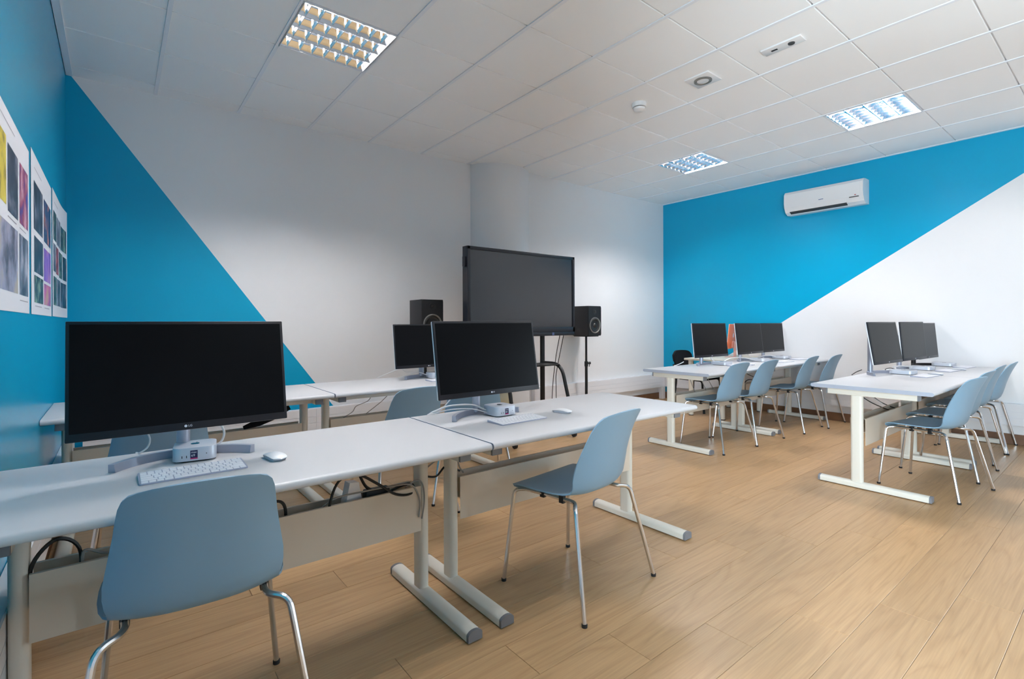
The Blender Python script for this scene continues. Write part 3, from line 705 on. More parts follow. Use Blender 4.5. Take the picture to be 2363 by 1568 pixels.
KEYROWS = [[1.0]*14 + [0.5], [1]*13 + [1.5], [1.5] + [1]*13, [1.75] + [1]*11 + [1.75], [2.25] + [1]*10 + [2.25], [1, 1, 1, 1.25, 5, 1.25, 1, 1, 1, 1]]
key_cache = {}
def make_keyboard(x, y, a, label, full=True):
    t = thing('keyboard', (x, y, DZ), a, label, 'keyboard', 'slim white keyboards')
    W, D = 0.283, 0.118; zf, zr_ = 0.0045, 0.0105
    zt = lambda yy: zf + (zr_-zf)*(yy + D/2)/D
    rr = rrect(W, D, 0.008, 4)
    b = MB(); n = len(rr)
    b.add([(p[0], p[1], 0.0008) for p in rr] + [(p[0], p[1], zt(p[1])) for p in rr], [tuple(reversed(range(n))), tuple(range(n, 2*n))] + [(i, (i+1) % n, n+(i+1) % n, n+i) for i in range(n)])
    b.build('base', 'kb_base', t, ang=30)
    u = (W-0.008)/14.5; yy = D/2 - 0.005; allk = MB()
    sl = math.atan2(zr_-zf, D)
    for ri, row in enumerate(KEYROWS):
        kh = 0.0098 if ri == 0 else 0.0188
        pitch = kh + 0.0008
        xx = -W/2 + 0.004; yc = yy - kh/2
        tot = sum(row); sc = (W-0.008)/tot
        for q in row:
            kw = q*sc - 0.0024; kx = xx + q*sc/2; xx += q*sc
            T = Matrix.Translation((kx, yc, zt(yc)-0.0004)) @ Matrix.Rotation(sl, 4, 'X')
            if full:
                kk = (round(kw, 5), ri == 0)
                if kk not in key_cache: key_cache[kk] = MB().rbox(-kw/2, kw/2, -kh/2+0.0009, kh/2-0.0009, 0, 0.0018, 0.0005, 1).mesh('key', 'key_white')
                o = place(key_cache[kk], 'key', t); o.matrix_local = T
            else: allk.box(-kw/2, kw/2, -kh/2+0.0009, kh/2-0.0009, 0, 0.0018, T=T)
        yy -= pitch + 0.0006
    if not full: allk.build('keys', 'key_white', t, ang=0)['kind'] = 'stuff'
    return t
make_keyboard(0.466, -2.967, 0.5, 'slim white keyboard in front of the nearest monitor')
make_keyboard(1.779, -2.958, 1.5, 'slim white keyboard in front of the middle monitor')
make_keyboard(2.375, -1.26, 0, 'slim white keyboard in front of the monitor below the left loudspeaker', False)
make_keyboard(5.47, -2.145, -8, 'slim white keyboard on the back right row left of the orange computer', False)
make_keyboard(6.38, -2.20, -3, 'slim white keyboard on the back right row right of the orange computer', False)
make_keyboard(6.93, -2.16, -6, 'slim white keyboard of the back right row beside the right wall', False)
make_keyboard(5.625, -3.665, -5, 'slim white keyboard nearest the bare desk end on the right', False)
make_keyboard(6.365, -3.675, -5, 'slim white keyboard in the middle of the right front row', False)
make_keyboard(6.96, -3.69, -4, 'slim white keyboard of the right front row beside the right wall', False)

def make_mouse(x, y, a, label):
    t = thing('mouse', (x, y, DZ), a, label, 'computer mouse', 'white computer mice')
    L, W = 0.1135, 0.057
    def surf(zf, sc):
        b = MB(); nu, nv = 14, 10; vs = []; fs = []
        for i in range(nu+1):
            s = -1 + 2*i/nu
            hw = W/2*sc*(1 - 0.16*abs(s)**2)*(1 - abs(s)**9)**0.5
            for j in range(nv+1):
                u = -1 + 2*j/nv; vs.append((u*hw, s*L/2*sc, zf(s, u)))
        for i in range(nu):
            for j in range(nv): fs.append((i*(nv+1)+j, i*(nv+1)+j+1, (i+1)*(nv+1)+j+1, (i+1)*(nv+1)+j))
        return b, vs, fs
    top = lambda s, u: 0.0065 + 0.0145*(1-abs(s+0.05)**2.4*0.86)*(1-0.45*abs(u)**2.6)
    b, vs, fs = surf(top, 1.0); b.add(vs, fs)
    b.build('top_shell', 'white_plastic', t, ang=80)
    b, vs, fs = surf(lambda s, u: 0.0062 + 0.013*(1-abs(s+0.05)**2.4*0.9)*(1-0.5*abs(u)**2.6), 0.985); b.add(vs, fs)
    n0 = len(vs); b2, vs2, fs2 = surf(lambda s, u: 0.0006, 0.86); b.add(vs2, fs2)
    # side skirt between the two outlines
    nu, nv = 14, 10
    ring = lambda o: [o + i*(nv+1) for i in range(nu+1)] + [o + nu*(nv+1) + j for j in range(1, nv+1)] + [o + i*(nv+1) + nv for i in range(nu-1, -1, -1)] + [o + j for j in range(nv-1, 0, -1)]
    r1, r2 = ring(0), ring(n0)
    for i in range(len(r1)): b.f.append((r1[i], r1[(i+1) % len(r1)], r2[(i+1) % len(r1)], r2[i])); b.m.append(0)
    b.build('underside', 'alu', t, ang=60)
    return t
make_mouse(0.703, -2.955, 8, 'white computer mouse on the nearest desk')
make_mouse(2.085, -2.945, 12, 'white computer mouse on the front desk right of the middle monitor')
make_mouse(5.845, -3.69, 0, 'white computer mouse nearest the bare desk end on the right')
make_mouse(6.555, -3.72, 0, 'white computer mouse in the middle of the right front row')
make_mouse(5.665, -2.16, 0, 'white computer mouse on the back right row')

# ================================================================ BIG DISPLAY ON ITS STAND
tv = thing('display', (3.69, -0.72, 0), 0, 'large black interactive display on a floor stand before the column', 'display')
x0, x1, z0, z1 = -0.735, 0.735, 1.10, 1.962
fr = MB(); e = 0.033
fr.box(x0, x1, 0.004, 0.075, z0, z1)
fr.rbox(x0, x1, -0.018, 0.008, z1-e, z1, 0.004); fr.rbox(x0, x1, -0.018, 0.008, z0, z0+0.058, 0.004)
fr.rbox(x0, x0+e, -0.018, 0.008, z0, z1, 0.004); fr.rbox(x1-e, x1, -0.018, 0.008, z0, z1, 0.004)
fr.build('frame', 'tv_frame', tv)
MB().box(x0+e-0.004, x1-e+0.004, -0.008, 0.006, z0+0.052, z1-e+0.004).build('screen', 'tv_screen', tv, ang=0)
br = MB().rbox(x0+0.03, x1-0.01, -0.022, 0.06, 1.062, 1.102, 0.006).build('control_bar', 'tv_frame', tv)
MB().box(0.375, 0.405, -0.0235, -0.02, 1.068, 1.098).build('tag', 'blue_tag', br, ang=0)
MB().rbox(x0-0.022, x0+0.002, 0.01, 0.05, 1.76, 1.86, 0.004).build('side_module', 'tv_frame', tv)
st = thing('display_stand', (3.66, -0.64, 0), 0, 'black tubular stand with a shelf under the big display', 'stand')
for s in (-1, 1):
    MB().rbox(s*0.36-0.022, s*0.36+0.022, -0.005, 0.03, 0.06, 1.62, 0.004).build('post', 'black_plastic', st)
    pth = fillet([(s*0.36, 0.0, 0.762), (s*0.37, -0.28, 0.762), (s*0.40, -0.46, 0.05)], [0, 0.14, 0], 8)
    MB().tube(pth, 0.019, 12).build('leg', 'black_plastic', st)
    MB().tube([(s*0.40, -0.47, 0.055), (s*0.38, 0.24, 0.055)], 0.018, 10).build('foot_bar', 'black_plastic', st)
    for yy in (-0.44, 0.2): MB().prism(circ(0.032, 14, yy, 0.033), s*0.40-0.012, s*0.40+0.012, 'x').build('caster', 'rubber', st)
MB().rbox(-0.36, 0.36, -0.27, 0.01, 0.748, 0.762, 0.003).build('shelf', 'black_plastic', st)
MB().rbox(-0.36, 0.36, 0.03, 0.05, 1.30, 1.42, 0.003).build('bracket', 'black_plastic', st)

# ================================================================ LOUDSPEAKERS
def make_speaker(x, y, a, zb, zp, label, slabel):
    t = thing('loudspeaker', (x, y, zb), a, label, 'loudspeaker', 'black studio loudspeakers')
    W, H, D = 0.122, 0.385, 0.28
    MB().rbox(-W, W, 0.0, D, 0, H, 0.004, 2).build('cabinet', 'speaker_black', t)
    tw = MB().prism([(p[0], p[1]) for p in rrect(2*W-0.006, H-0.006, 0.02, 4, 0, H/2)], -0.006, 0.002, 'y').build('baffle', 'black_plastic', t)
    F = Matrix.Translation((0, -0.006, 0.135)) @ Matrix.Rotation(R(90), 4, 'X')
    wf = MB().lathe([(0.104, 0.0), (0.104, 0.006), (0.094, 0.008), (0.088, 0.002)], 32, T=F).build('woofer_ring', 'grey_metal', t)
    MB().lathe([(0.088, 0.002), (0.078, 0.006), (0.070, 0.001), (0.03, -0.003)], 32, T=F).build('woofer_cone', 'cone', t)
    MB().lathe([(0.03, -0.002), (0.024, 0.006), (0.012, 0.011), (0, 0.012)], 24, T=F).build('dust_cap', 'cone', t)
    F2 = Matrix.Translation((0, -0.006, 0.315)) @ Matrix.Rotation(R(90), 4, 'X')
    MB().lathe([(0.036, 0.0), (0.034, 0.002), (0.02, 0.0005)], 24, T=F2).build('tweeter_ring', 'black_plastic', t)
    MB().lathe([(0.016, 0.0005), (0.012, 0.006), (0, 0.009)], 18, T=F2).build('tweeter_dome', 'cone', t)
    MB().rbox(0.06, 0.066, -0.008, -0.005, 0.03, 0.036, 0.001).build('indicator', 'red_led', t)
    s = thing('speaker_stand', (x, y + 0.15*math.cos(R(a)), 0), a, slabel, 'speaker stand', 'black speaker stands')
    MB().rbox(-0.11, 0.11, -0.12, 0.12, zb-0.012, zb-0.001, 0.003).build('top_plate', 'black_plastic', s)
    MB().tube([(0, 0, zp), (0, 0, zb-0.011)], 0.0145, 14).build('upper_pole', 'black_plastic', s)
    MB().tube([(0, 0, 0.10), (0, 0, zp+0.01)], 0.0185, 14).build('lower_pole', 'black_plastic', s)
    cl = MB().tube([(0, 0, zp-0.03), (0, 0, zp+0.035)], 0.024, 14).build('clamp', 'black_plastic', s)
    kn = MB().tube([(0.02, -0.005, zp+0.01), (0.062, -0.01, zp+0.012)], [0.010, 0.019], 12); kn.tube(spline([(0.045, -0.01, zp+0.0), (0.05, -0.012, zp-0.02), (0.042, -0.012, zp-0.035)], 3), 0.005, 6)
    kn.build('knob', 'black_plastic', cl)
    for k in range(3):
        an = R(90 + 120*k); q = Vector((math.cos(an), math.sin(an), 0))
        if q.y > 0.5: q *= 0.4
        lg = MB().tube([Vector((0, 0, 0.24)), q*0.30 + Vector((0, 0, 0.012))], 0.009, 8).build('leg', 'black_plastic', s)
        MB().lathe([(0, 0), (0.013, 0.0), (0.013, 0.016), (0, 0.02)], 10, T=Matrix.Translation(q*0.30)).build('foot', 'rubber', lg)
make_speaker(5.13, -0.40, 0, 1.036, 0.66, 'black loudspeaker right of the big display', 'black telescopic speaker stand right of the big display')
make_speaker(2.775, -0.36, -3, 1.06, 0.66, 'black loudspeaker left of the big display, above a monitor', 'speaker stand hidden behind the monitor left of the big display')

# ================================================================ POSTERS ON THE LEFT WALL
def poster(y0, y1, z0, z1, label, pics, curl=0.0, sag=0.0):
    k_ = 1.0725; y0, y1 = [-4.8189 + (q_+4.8189)*k_ for q_ in (y0, y1)]; z0, z1 = [1.205 + (q_-1.205)*k_ for q_ in (z0, z1)]
    t = thing('poster', (XL+0.0015, (y0+y1)/2, z0), 0, label, 'poster', 'posters on the teal wall')
    W, H = y1-y0, z1-z0; n = 14
    def P(u, v, off):                       # u along the wall 0..1, v up 0..1
        yy = (u-0.5)*W; x = curl*max(0, (u-0.55)/0.45)**2
        return (x + off, yy, v*H)
    b = MB(); vs = []; fs = []
    for off in (0.0012, 0.0003):
        for k in range(n+1): vs += [P(k/n, 0, off), P(k/n, 1, off)]
    m = 2*(n+1)
    for k in range(n):
        fs.append((2*k, 2*k+2, 2*k+3, 2*k+1)); fs.append((m+2*k, m+2*k+1, m+2*k+3, m+2*k+2))
        fs.append((2*k, m+2*k, m+2*k+2, 2*k+2)); fs.append((2*k+1, 2*k+3, m+2*k+3, m+2*k+1))
    fs += [(0, 1, m+1, m), (2*n, m+2*n, m+2*n+1, 2*n+1)]
    b.add(vs, fs).build('sheet', 'paper', t, ang=60)
    for (u0, u1, v0, v1, m_) in pics:
        q = MB(); vs = []; fs = []; k2 = 4
        for k in range(k2+1):
            u = u0 + (u1-u0)*k/k2; vs += [P(u, v0, 0.0018), P(u, v1, 0.0018)]
        for k in range(k2): fs.append((2*k, 2*k+2, 2*k+3, 2*k+1))
        o = q.add(vs, fs).build('picture', m_, t, ang=60)
    return t
cap = lambda u0, u1, v: (u0, u1, v, v+0.006, 'caption_grey')
poster(-2.985, -2.055, 1.25, 1.897, 'large white poster nearest the camera with a yellow picture', [
    (0.06, 0.43, 0.52, 0.86, 'pic_yellow'), (0.46, 0.69, 0.50, 0.84, 'pic_dark'), (0.73, 0.96, 0.50, 0.84, 'pic_city'),
    (0.05, 0.68, 0.10, 0.44, 'pic_room'), (0.72, 0.96, 0.10, 0.44, 'pic_grey'), cap(0.1, 0.62, 0.93), cap(0.46, 0.65, 0.47), cap(0.73, 0.9, 0.47), cap(0.06, 0.3, 0.065), cap(0.73, 0.95, 0.065)])
poster(-1.99, -1.19, 1.25, 1.935, 'middle white poster with a purple picture', [
    (0.10, 0.50, 0.53, 0.83, 'pic_dark'), (0.56, 0.95, 0.52, 0.82, 'pic_bottle'), (0.11, 0.51, 0.265, 0.49, 'pic_dark'), (0.56, 0.95, 0.245, 0.475, 'pic_purple'),
    (0.11, 0.51, 0.075, 0.245, 'pic_green'), (0.56, 0.95, 0.075, 0.225, 'pic_pink'), cap(0.12, 0.45, 0.91), cap(0.14, 0.44, 0.05), cap(0.58, 0.85, 0.05)])
poster(-1.125, -0.33, 1.252, 1.955, 'smallest-looking white poster by the corner, its right edge curling off the wall', [
    (0.06, 0.28, 0.61, 0.84, 'pic_green'), (0.31, 0.58, 0.60, 0.83, 'pic_grey'), (0.61, 0.95, 0.60, 0.81, 'pic_green'),
    (0.06, 0.22, 0.36, 0.58, 'pic_grey'), (0.24, 0.44, 0.35, 0.575, 'pic_red'), (0.48, 0.72, 0.34, 0.565, 'pic_green'), (0.76, 0.96, 0.34, 0.555, 'pic_dark'),
    (0.06, 0.28, 0.09, 0.32, 'pic_green'), (0.31, 0.58, 0.09, 0.315, 'pic_grey'), (0.61, 0.95, 0.085, 0.31, 'pic_dark'), cap(0.12, 0.4, 0.91)], curl=0.014)

# ================================================================ TEACHER'S CORNER
te = thing('side_desk', (6.605, -1.375, 0), 0, 'small cream desk on round legs behind the back right monitors', 'desk')
MB().rbox(-0.53, 0.53, -0.285, 0.285, 0.715, 0.74, 0.003, 1).build('desktop', 'cream', te)
for sx in (-1, 1):
    for sy in (-1, 1):
        l_ = MB().tube([(sx*0.46 - (0.02 if sx < 0 else -0.0), sy*0.215, 0.006), (sx*0.46 - (0.02 if sx < 0 else 0), sy*0.215, 0.715)], 0.03, 18).build('leg', 'desk_frame', te)
        MB().lathe([(0, 0), (0.031, 0), (0.031, 0.010), (0, 0.010)], 18, T=Matrix.Translation((sx*0.46 - (0.02 if sx < 0 else 0), sy*0.215, 0))).build('leg_cap', 'black_plastic', l_)
MB().rbox(-0.44, 0.44, -0.20, -0.185, 0.66, 0.715, 0.002, 1).build('apron', 'cream', te)
im = thing('all_in_one_computer', (6.70, -1.42, DZ), 16, 'orange all-in-one computer seen from behind between the back right monitors', 'computer')
T = Matrix.Translation((0, 0, 0.215)) @ Matrix.Rotation(R(6), 4, 'X')
bk = MB().rbox(-0.27, 0.27, 0.0, 0.012, -0.10, 0.225, 0.005, 2, T=T); bk.build('back_panel', 'orange', im)
MB().rbox(-0.271, 0.271, 0.0095, 0.0125, -0.101, 0.226, 0.001, 1, T=T).build('glass_edge', 'shell_white', im)
lg = MB().prism(apple(0.034), -0.0006, 0.0005, 'y', T=T @ Matrix.Translation((0, 0, 0.075))).build('logo', 'paper', im, ang=0)
MB().prism(leaf(0.034), -0.0006, 0.0005, 'y', T=T @ Matrix.Translation((0, 0, 0.075))).build('logo_leaf', 'paper', lg, ang=0)
MB().rbox(-0.065, 0.065, -0.02, 0.0, -0.085, 0.0, 0.006, 2, T=T).build('hinge', 'pink_metal', im)
MB().rbox(-0.065, 0.065, -0.03, -0.02, 0.004, 0.21, 0.003, 1).build('stand', 'pink_metal', im)
MB().rbox(-0.065, 0.065, -0.04, 0.09, 0.0, 0.006, 0.002, 1).build('foot', 'pink_metal', im)
bc = thing('visitor_chair', (6.57, -0.99, 0), 180, 'black chair behind the small cream desk by the teal wall', 'chair')
bmb = MB(); vs = []; fs = []; nu, nv = 10, 8
for i in range(nv+1):
    v = i/nv; z = 0.47 + 0.34*v; hw = 0.225*(1-0.25*(2*v-1)**8)*(0.95+0.05*v)
    for k in range(nu+1):
        u = -1+2*k/nu; vs.append((u*hw, -0.20 - 0.07*v + 0.03*u*u, z - 0.02*abs(u)**4*(1 if v > 0.5 else -1)))
for off in (0, 1):
    pass
front = vs; back = [(p[0]*1.0, p[1]-0.03, p[2]) for p in vs]; n0 = len(front)
for i in range(nv):
    for k in range(nu):
        a_ = i*(nu+1)+k; fs.append((a_, a_+1, a_+nu+2, a_+nu+1)); fs.append((n0+a_, n0+a_+nu+1, n0+a_+nu+2, n0+a_+1))
ring = [k for k in range(nu+1)] + [i*(nu+1)+nu for i in range(1, nv+1)] + [nv*(nu+1)+k for k in range(nu-1, -1, -1)] + [i*(nu+1) for i in range(nv-1, 0, -1)]
for i in range(len(ring)): fs.append((ring[i], ring[(i+1) % len(ring)], n0+ring[(i+1) % len(ring)], n0+ring[i]))
bmb.add(front+back, fs).build('backrest', 'black_fabric', bc, ang=60)
MB().rbox(-0.235, 0.235, -0.20, 0.22, 0.425, 0.475, 0.02, 3).build('seat', 'black_fabric', bc)
for s in (-1, 1):
    q = MB().tube(fillet([(s*0.20, -0.25, 0.62), (s*0.21, -0.20, 0.42), (s*0.245, -0.24, 0.012)], 0.06), 0.0125, 10, squash=1.3).build('leg', 'black_plastic', bc)
    MB().lathe([(0, 0), (0.015, 0), (0.015, 0.014), (0, 0.014)], 10, T=Matrix.Translation((s*0.245, -0.24, 0))).build('glide', 'rubber', q)
    q = MB().tube(fillet([(s*0.205, -0.15, 0.43), (s*0.215, 0.19, 0.425), (s*0.24, 0.23, 0.012)], 0.04), 0.0125, 10, squash=1.3).build('leg', 'black_plastic', bc)
    MB().lathe([(0, 0), (0.015, 0), (0.015, 0.014), (0, 0.014)], 10, T=Matrix.Translation((s*0.24, 0.23, 0))).build('glide', 'rubber', q)

# ================================================================ SMALL THINGS UNDER AND BEHIND THE DESKS
bl = thing('ball', (3.66, -0.32, 0), 0, 'cream-coloured ball on a grey rest beneath the big display', 'ball')
MB().lathe([(0.14*math.sin(R(a)), 0.36 - 0.14*math.cos(R(a))) for a in range(0, 181, 12)], 28).build('ball_body', 'ball', bl)
MB().lathe([(0.0, 0.0), (0.09, 0.0), (0.085, 0.02), (0.06, 0.235), (0.055, 0.24), (0.0, 0.24)], 24).build('ball_rest', 'grey_metal', bl)

# power strips and adapters lying in the cable trays
def strip(x0, x1, y, z, rot, label, n=5):
    t = thing('power_strip', (x0, y, z), 0, label, 'power strip', 'power strips in the cable trays'); t.rotation_euler = rot
    L = x1-x0
    MB().rbox(0, L, -0.026, 0.026, 0, 0.042, 0.005, 2).build('body', 'black_plastic', t)
    for k in range(n): MB().lathe([(0.019, 0.042), (0.017, 0.0435), (0.0, 0.0425)], 16, T=Matrix.Translation((L*(k+0.7)/(n+0.4), 0, 0))).build('socket', 'rubber', t)
strip(0.84, 1.16, YA+0.088, 0.403, (0, 0, 0), 'black power strip in the tray under the nearest desk')
strip(5.45, 5.75, YD+0.088, 0.403, (0, 0, 0), 'black power strip in the tray of the right front row')
ad = thing('power_adapter', (1.02, YA+0.092, 0.4445), 6, 'white angular power adapter plugged in under the nearest desk', 'power adapter')
MB().prism([(-0.036, 0.02), (-0.026, 0.002), (0.03, 0.002), (0.04, 0.03), (0.024, 0.115), (-0.014, 0.12)], -0.024, 0.024, 'y', ch=0.004).build('adapter_body', 'white_plastic', ad, ang=30)
ad2 = thing('power_adapter', (1.11, YA+0.09, 0.4445), -4, 'black power adapter plugged in under the nearest desk', 'power adapter')
MB().rbox(-0.032, 0.07, -0.024, 0.024, 0, 0.07, 0.006, 2).build('adapter_body', 'black_plastic', ad2)
pb = thing('cable_sleeve', (1.16, YB+0.075, 0.505), 0, 'black tubular cable bundle rising from the rear desk tray beside the nearest monitor', 'cable bundle')
MB().tube([(-0.22, 0.0, 0.004), (-0.13, 0, 0.028), (-0.05, 0, 0.062), (0.06, 0, 0.125)], [0.012, 0.026, 0.033, 0.034], 16).build('sleeve', 'black_fabric', pb)
ad3 = thing('power_adapter', (1.04, YB+0.12, 0.498), 0, 'white adapter block resting on the rear desk tray beside the cable bundle', 'power adapter')
MB().prism([(-0.022, 0.001), (0.022, 0.001), (0.035, 0.09), (-0.035, 0.09)], -0.028, 0.028, 'y').build('adapter_body', 'white_plastic', ad3, ang=30)

def cable(pts, r, m, label, group=None, n=6):
    o = MB().tube(spline(pts, n), r, 6).build('cable', m); tag(o, label, 'cable', group); return o
yA = YA + 0.09
cable([(0.075, yA-0.02, 0.42), (0.085, yA-0.03, 0.52), (0.135, yA-0.02, 0.575), (0.185, yA, 0.53), (0.19, yA, 0.405)], 0.0055, 'cable_black', 'black cable looping out of the tray beside the teal wall')
cable([(0.20, yA-0.02, 0.406), (0.195, yA-0.02, 0.52), (0.24, yA, 0.50), (0.32, yA, 0.46), (0.42, yA, 0.41)], 0.0045, 'cable_grey', 'grey cable tied in the tray beside the teal wall')
cable([(0.655, yA, 0.41), (0.68, yA-0.02, 0.53), (0.735, yA-0.02, 0.552), (0.765, yA-0.02, 0.52), (0.77, yA, 0.41)], 0.0055, 'cable_black', 'black cable arching out of the tray right of the foreground chair')
cable([(0.935, yA-0.03, 0.41), (0.92, yA-0.045, 0.50), (0.955, yA-0.05, 0.59), (1.03, yA-0.05, 0.60), (1.11, yA-0.055, 0.55), (1.19, yA-0.055, 0.49), (1.26, yA-0.05, 0.475), (1.285, yA-0.03, 0.50), (1.25, yA-0.02, 0.51), (1.15, yA, 0.48)], 0.0055, 'cable_black', 'black cable looped in front of the white power adapter')
cable([(1.03, yA, 0.66), (1.045, yA-0.02, 0.60), (1.075, yA-0.01, 0.54), (1.10, yA-0.01, 0.515)], 0.006, 'cable_black', 'short black plug lead hanging down to the black power adapter')
cable([(0.86, yA-0.02, 0.45), (0.93, yA-0.03, 0.515), (1.05, yA-0.045, 0.527), (1.18, yA-0.045, 0.522), (1.265, yA-0.052, 0.512), (1.30, yA-0.060, 0.44), (1.295, yA-0.060, 0.37)], 0.0035, 'cable_grey', 'thin grey cable hanging over the panel beside the nearest desk post')
cable([(1.245, yA-0.03, 0.50), (1.29, yA-0.058, 0.53), (1.315, yA-0.062, 0.50), (1.32, yA-0.062, 0.43), (1.31, yA-0.060, 0.36)], 0.0035, 'cable_grey', 'thin grey cable tucked along the nearest desk post')
cable([(1.36, yA+0.02, 0.515), (1.42, yA+0.01, 0.505), (1.48, yA+0.02, 0.54), (1.56, yA+0.03, 0.50)], 0.005, 'cable_black', 'black cable bridging the gap between the two front desks')
cable([(1.36, yA+0.02, 0.54), (1.42, yA+0.015, 0.575), (1.48, yA+0.02, 0.60), (1.55, yA+0.03, 0.64)], 0.004, 'cable_grey', 'grey cable bridging the gap between the two front desks')
cable([(1.56, yA+0.01, 0.60), (1.47, yA+0.03, 0.615), (1.425, yA+0.02, 0.635), (1.44, yA, 0.655), (1.52, yA+0.01, 0.665)], 0.004, 'cable_white', 'white cable loop between the two front desks')
cable([(1.53, yA+0.02, 0.68), (1.515, yA-0.02, 0.60), (1.525, yA-0.02, 0.54), (1.56, yA, 0.50)], 0.004, 'cable_grey', 'grey cable hanging beside the left post of the second front desk')
# on the desks
cable([(0.37, -2.70, 0.92), (0.355, -2.65, 0.85), (0.367, -2.64, 0.80), (0.36, -2.63, 0.77), (0.34, -2.58, 0.744), (0.33, -2.546, 0.738)], 0.003, 'cable_white', 'wiggly white cable hanging below the nearest monitor')
cable([(0.49, -2.68, 0.86), (0.53, -2.67, 0.845), (0.57, -2.66, 0.84), (0.592, -2.67, 0.80), (0.575, -2.69, 0.765), (0.53, -2.70, 0.765)], 0.0038, 'cable_white', 'white cable bending down beside the nearest monitor pole')
cable([(1.735, -2.76, 0.765), (1.69, -2.70, 0.79), (1.60, -2.63, 0.785), (1.545, -2.57, 0.755), (1.53, -2.54, 0.737)], 0.0042, 'cable_white', 'thicker white cable arching from the computer under the middle monitor')
cable([(1.735, -2.77, 0.755), (1.68, -2.72, 0.772), (1.60, -2.64, 0.768), (1.55, -2.58, 0.748), (1.52, -2.543, 0.737)], 0.003, 'cable_white', 'thin white cable arching from the computer under the middle monitor')
cable([(1.64, -2.68, 0.90), (1.615, -2.62, 0.82), (1.585, -2.57, 0.76), (1.57, -2.545, 0.74)], 0.003, 'cable_white', 'white cable dropping behind the left end of the middle monitor')
cable([(2.24, -0.95, 0.86), (2.12, -0.86, 0.80), (2.06, -0.83, 0.775), (2.0, -0.80, 0.745)], 0.003, 'cable_white', 'white cable running left behind the monitor below the left loudspeaker')
cable([(2.36, -0.98, 0.90), (2.33, -0.92, 0.80), (2.22, -0.90, 0.79), (2.18, -0.90, 0.83), (2.25, -0.93, 0.86)], 0.003, 'cable_white', 'white cable loop behind the monitor below the left loudspeaker')
cable([(2.34, -1.05, 0.765), (2.28, -1.0, 0.79), (2.20, -0.95, 0.765), (2.14, -0.9, 0.744)], 0.003, 'cable_white', 'white cable leading from the computer below the left loudspeaker')
cable([(2.35, -0.96, 0.87), (2.345, -0.95, 0.80), (2.35, -0.95, 0.746)], 0.004, 'cable_black', 'short black cable below the monitor by the left loudspeaker')
cable([(1.90, YB+0.06, 0.70), (1.84, YB+0.08, 0.64), (1.81, YB+0.09, 0.60), (1.72, YB+0.09, 0.57), (1.69, YB+0.09, 0.53), (1.62, YB+0.1, 0.49)], 0.003, 'cable_grey', 'thin grey cable sagging under the rear desk')
cable([(2.02, YB+0.05, 0.70), (1.93, YB+0.07, 0.60), (1.80, YB+0.1, 0.50)], 0.003, 'cable_grey', 'straight grey cable slanting under the rear desk')
cable([(0.45, YB+0.07, 0.50), (0.50, YB+0.07, 0.535), (0.56, YB+0.07, 0.53), (0.60, YB+0.08, 0.49)], 0.005, 'cable_black', 'black cable hump on the rear desk tray below the nearest monitor')
# display cables
cable([(4.30, -0.62, 1.07), (4.31, -0.55, 0.85), (4.36, -0.45, 0.60), (4.44, -0.34, 0.40), (4.46, -0.30, 0.12)], 0.0045, 'cable_black', 'left one of two black cables hanging from the big display')
cable([(4.36, -0.62, 1.07), (4.37, -0.55, 0.86), (4.40, -0.45, 0.60), (4.50, -0.34, 0.42), (4.56, -0.28, 0.12)], 0.0045, 'cable_black', 'right one of two black cables hanging from the big display')
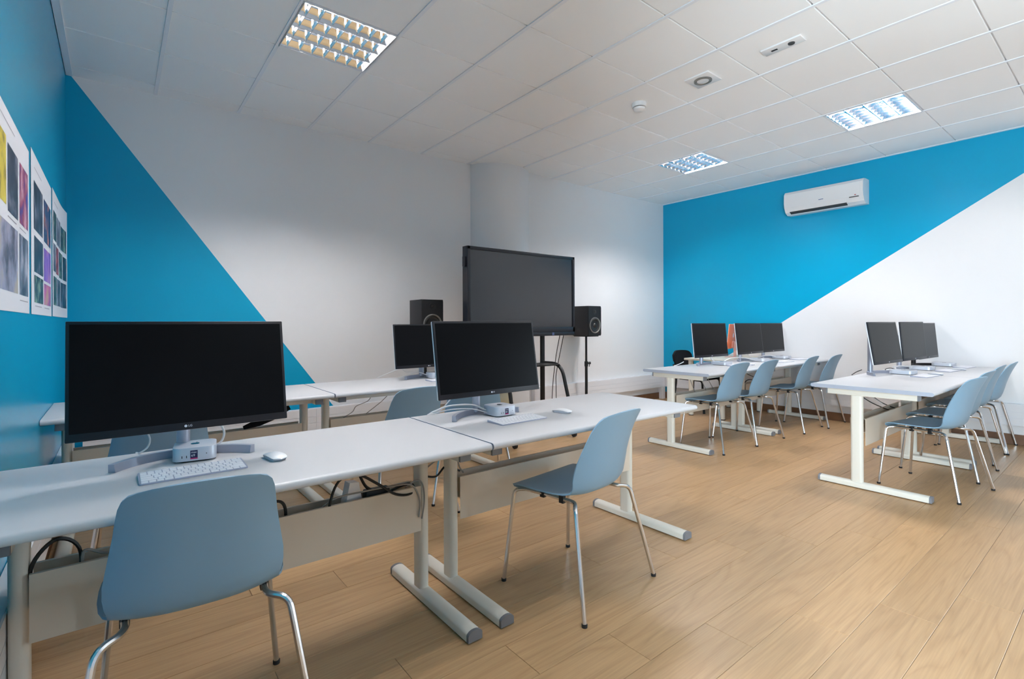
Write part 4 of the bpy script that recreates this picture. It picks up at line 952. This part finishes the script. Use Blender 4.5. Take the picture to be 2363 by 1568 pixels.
# back right row
cable([(5.06, -1.74, 0.78), (5.02, -1.72, 0.76), (4.98, -1.70, 0.745), (4.96, -1.685, 0.738)], 0.004, 'cable_white', 'white cable at the back edge left of the first back right monitor')
cable([(5.66, -1.76, 0.95), (5.62, -1.76, 0.86), (5.56, -1.78, 0.79), (5.50, -1.85, 0.765)], 0.005, 'cable_white', 'white cable slanting beside the orange computer')
cable([(5.70, -1.77, 0.90), (5.62, -1.77, 0.83), (5.58, -1.75, 0.80), (5.66, -1.74, 0.755), (5.78, -1.72, 0.745)], 0.004, 'cable_white', 'white cable crossing in front of the orange computer')
cable([(6.16, -1.98, 0.76), (6.02, -1.88, 0.79), (5.86, -1.83, 0.785), (5.72, -1.82, 0.746)], 0.005, 'cable_white', 'white cable arching left from the middle back right computer')
cable([(6.17, -1.84, 0.86), (6.22, -1.83, 0.84), (6.27, -1.85, 0.80), (6.26, -1.90, 0.772)], 0.004, 'cable_white', 'white cable beside the pole of the second back right monitor')
cable([(6.83, -1.94, 0.765), (6.72, -1.86, 0.785), (6.58, -1.83, 0.77), (6.46, -1.80, 0.745)], 0.005, 'cable_white', 'white cable arching left from the computer by the right wall')
for n_, (a_, b_, c_) in enumerate([(4.92, 0.66, 4.99), (5.12, 0.66, 5.2), (5.22, 0.68, 5.36)]):
    cable([(a_, YC+0.16, b_), ((a_+c_)/2-0.01, YC+0.14, 0.57), (c_, YC+0.10, 0.42)], 0.0035, 'cable_grey', ['leftmost', 'middle', 'rightmost'][n_] + ' grey cable hanging under the first desk of the back right row')
cable([(5.86, YC+0.09, 0.41), (5.95, YC+0.08, 0.52), (6.10, YC+0.08, 0.53), (6.25, YC+0.1, 0.46)], 0.005, 'cable_black', 'black cable arching from the tray of the back right row')
cable([(5.9, YC+0.11, 0.66), (6.1, YC+0.1, 0.58), (6.4, YC+0.1, 0.51)], 0.004, 'cable_black', 'black cable drooping under the back right row')
# right front row
cable([(5.42, -3.27, 0.78), (5.36, -3.25, 0.765), (5.28, -3.24, 0.744)], 0.004, 'cable_black', 'short black cable behind the pole of the tilted monitor')
cable([(6.10, -3.36, 0.745), (6.0, -3.33, 0.765), (5.85, -3.33, 0.765), (5.74, -3.36, 0.75)], 0.004, 'cable_black', 'black cable lying behind the computer at the bare desk end')
cable([(5.86, -3.38, 0.79), (6.0, -3.40, 0.79), (6.14, -3.42, 0.78), (6.24, -3.44, 0.765)], 0.004, 'cable_white', 'white cable between the right front row computers')
for n_, (x0_, x1_, zz) in enumerate([(4.78, 5.35, 0.52), (4.75, 5.15, 0.60), (5.0, 5.6, 0.5)]):
    cable([(x0_, YD+0.2, 0.67), ((x0_+x1_)/2, YD+0.16, zz+0.03), (x1_, YD+0.11, zz-0.06)], 0.0038, ['cable_black', 'cable_white', 'cable_black'][n_], ['black cable running far left under the bare desk end on the right', 'white cable sagging under the bare desk end on the right', 'black cable reaching the power strip of the right front row'][n_])
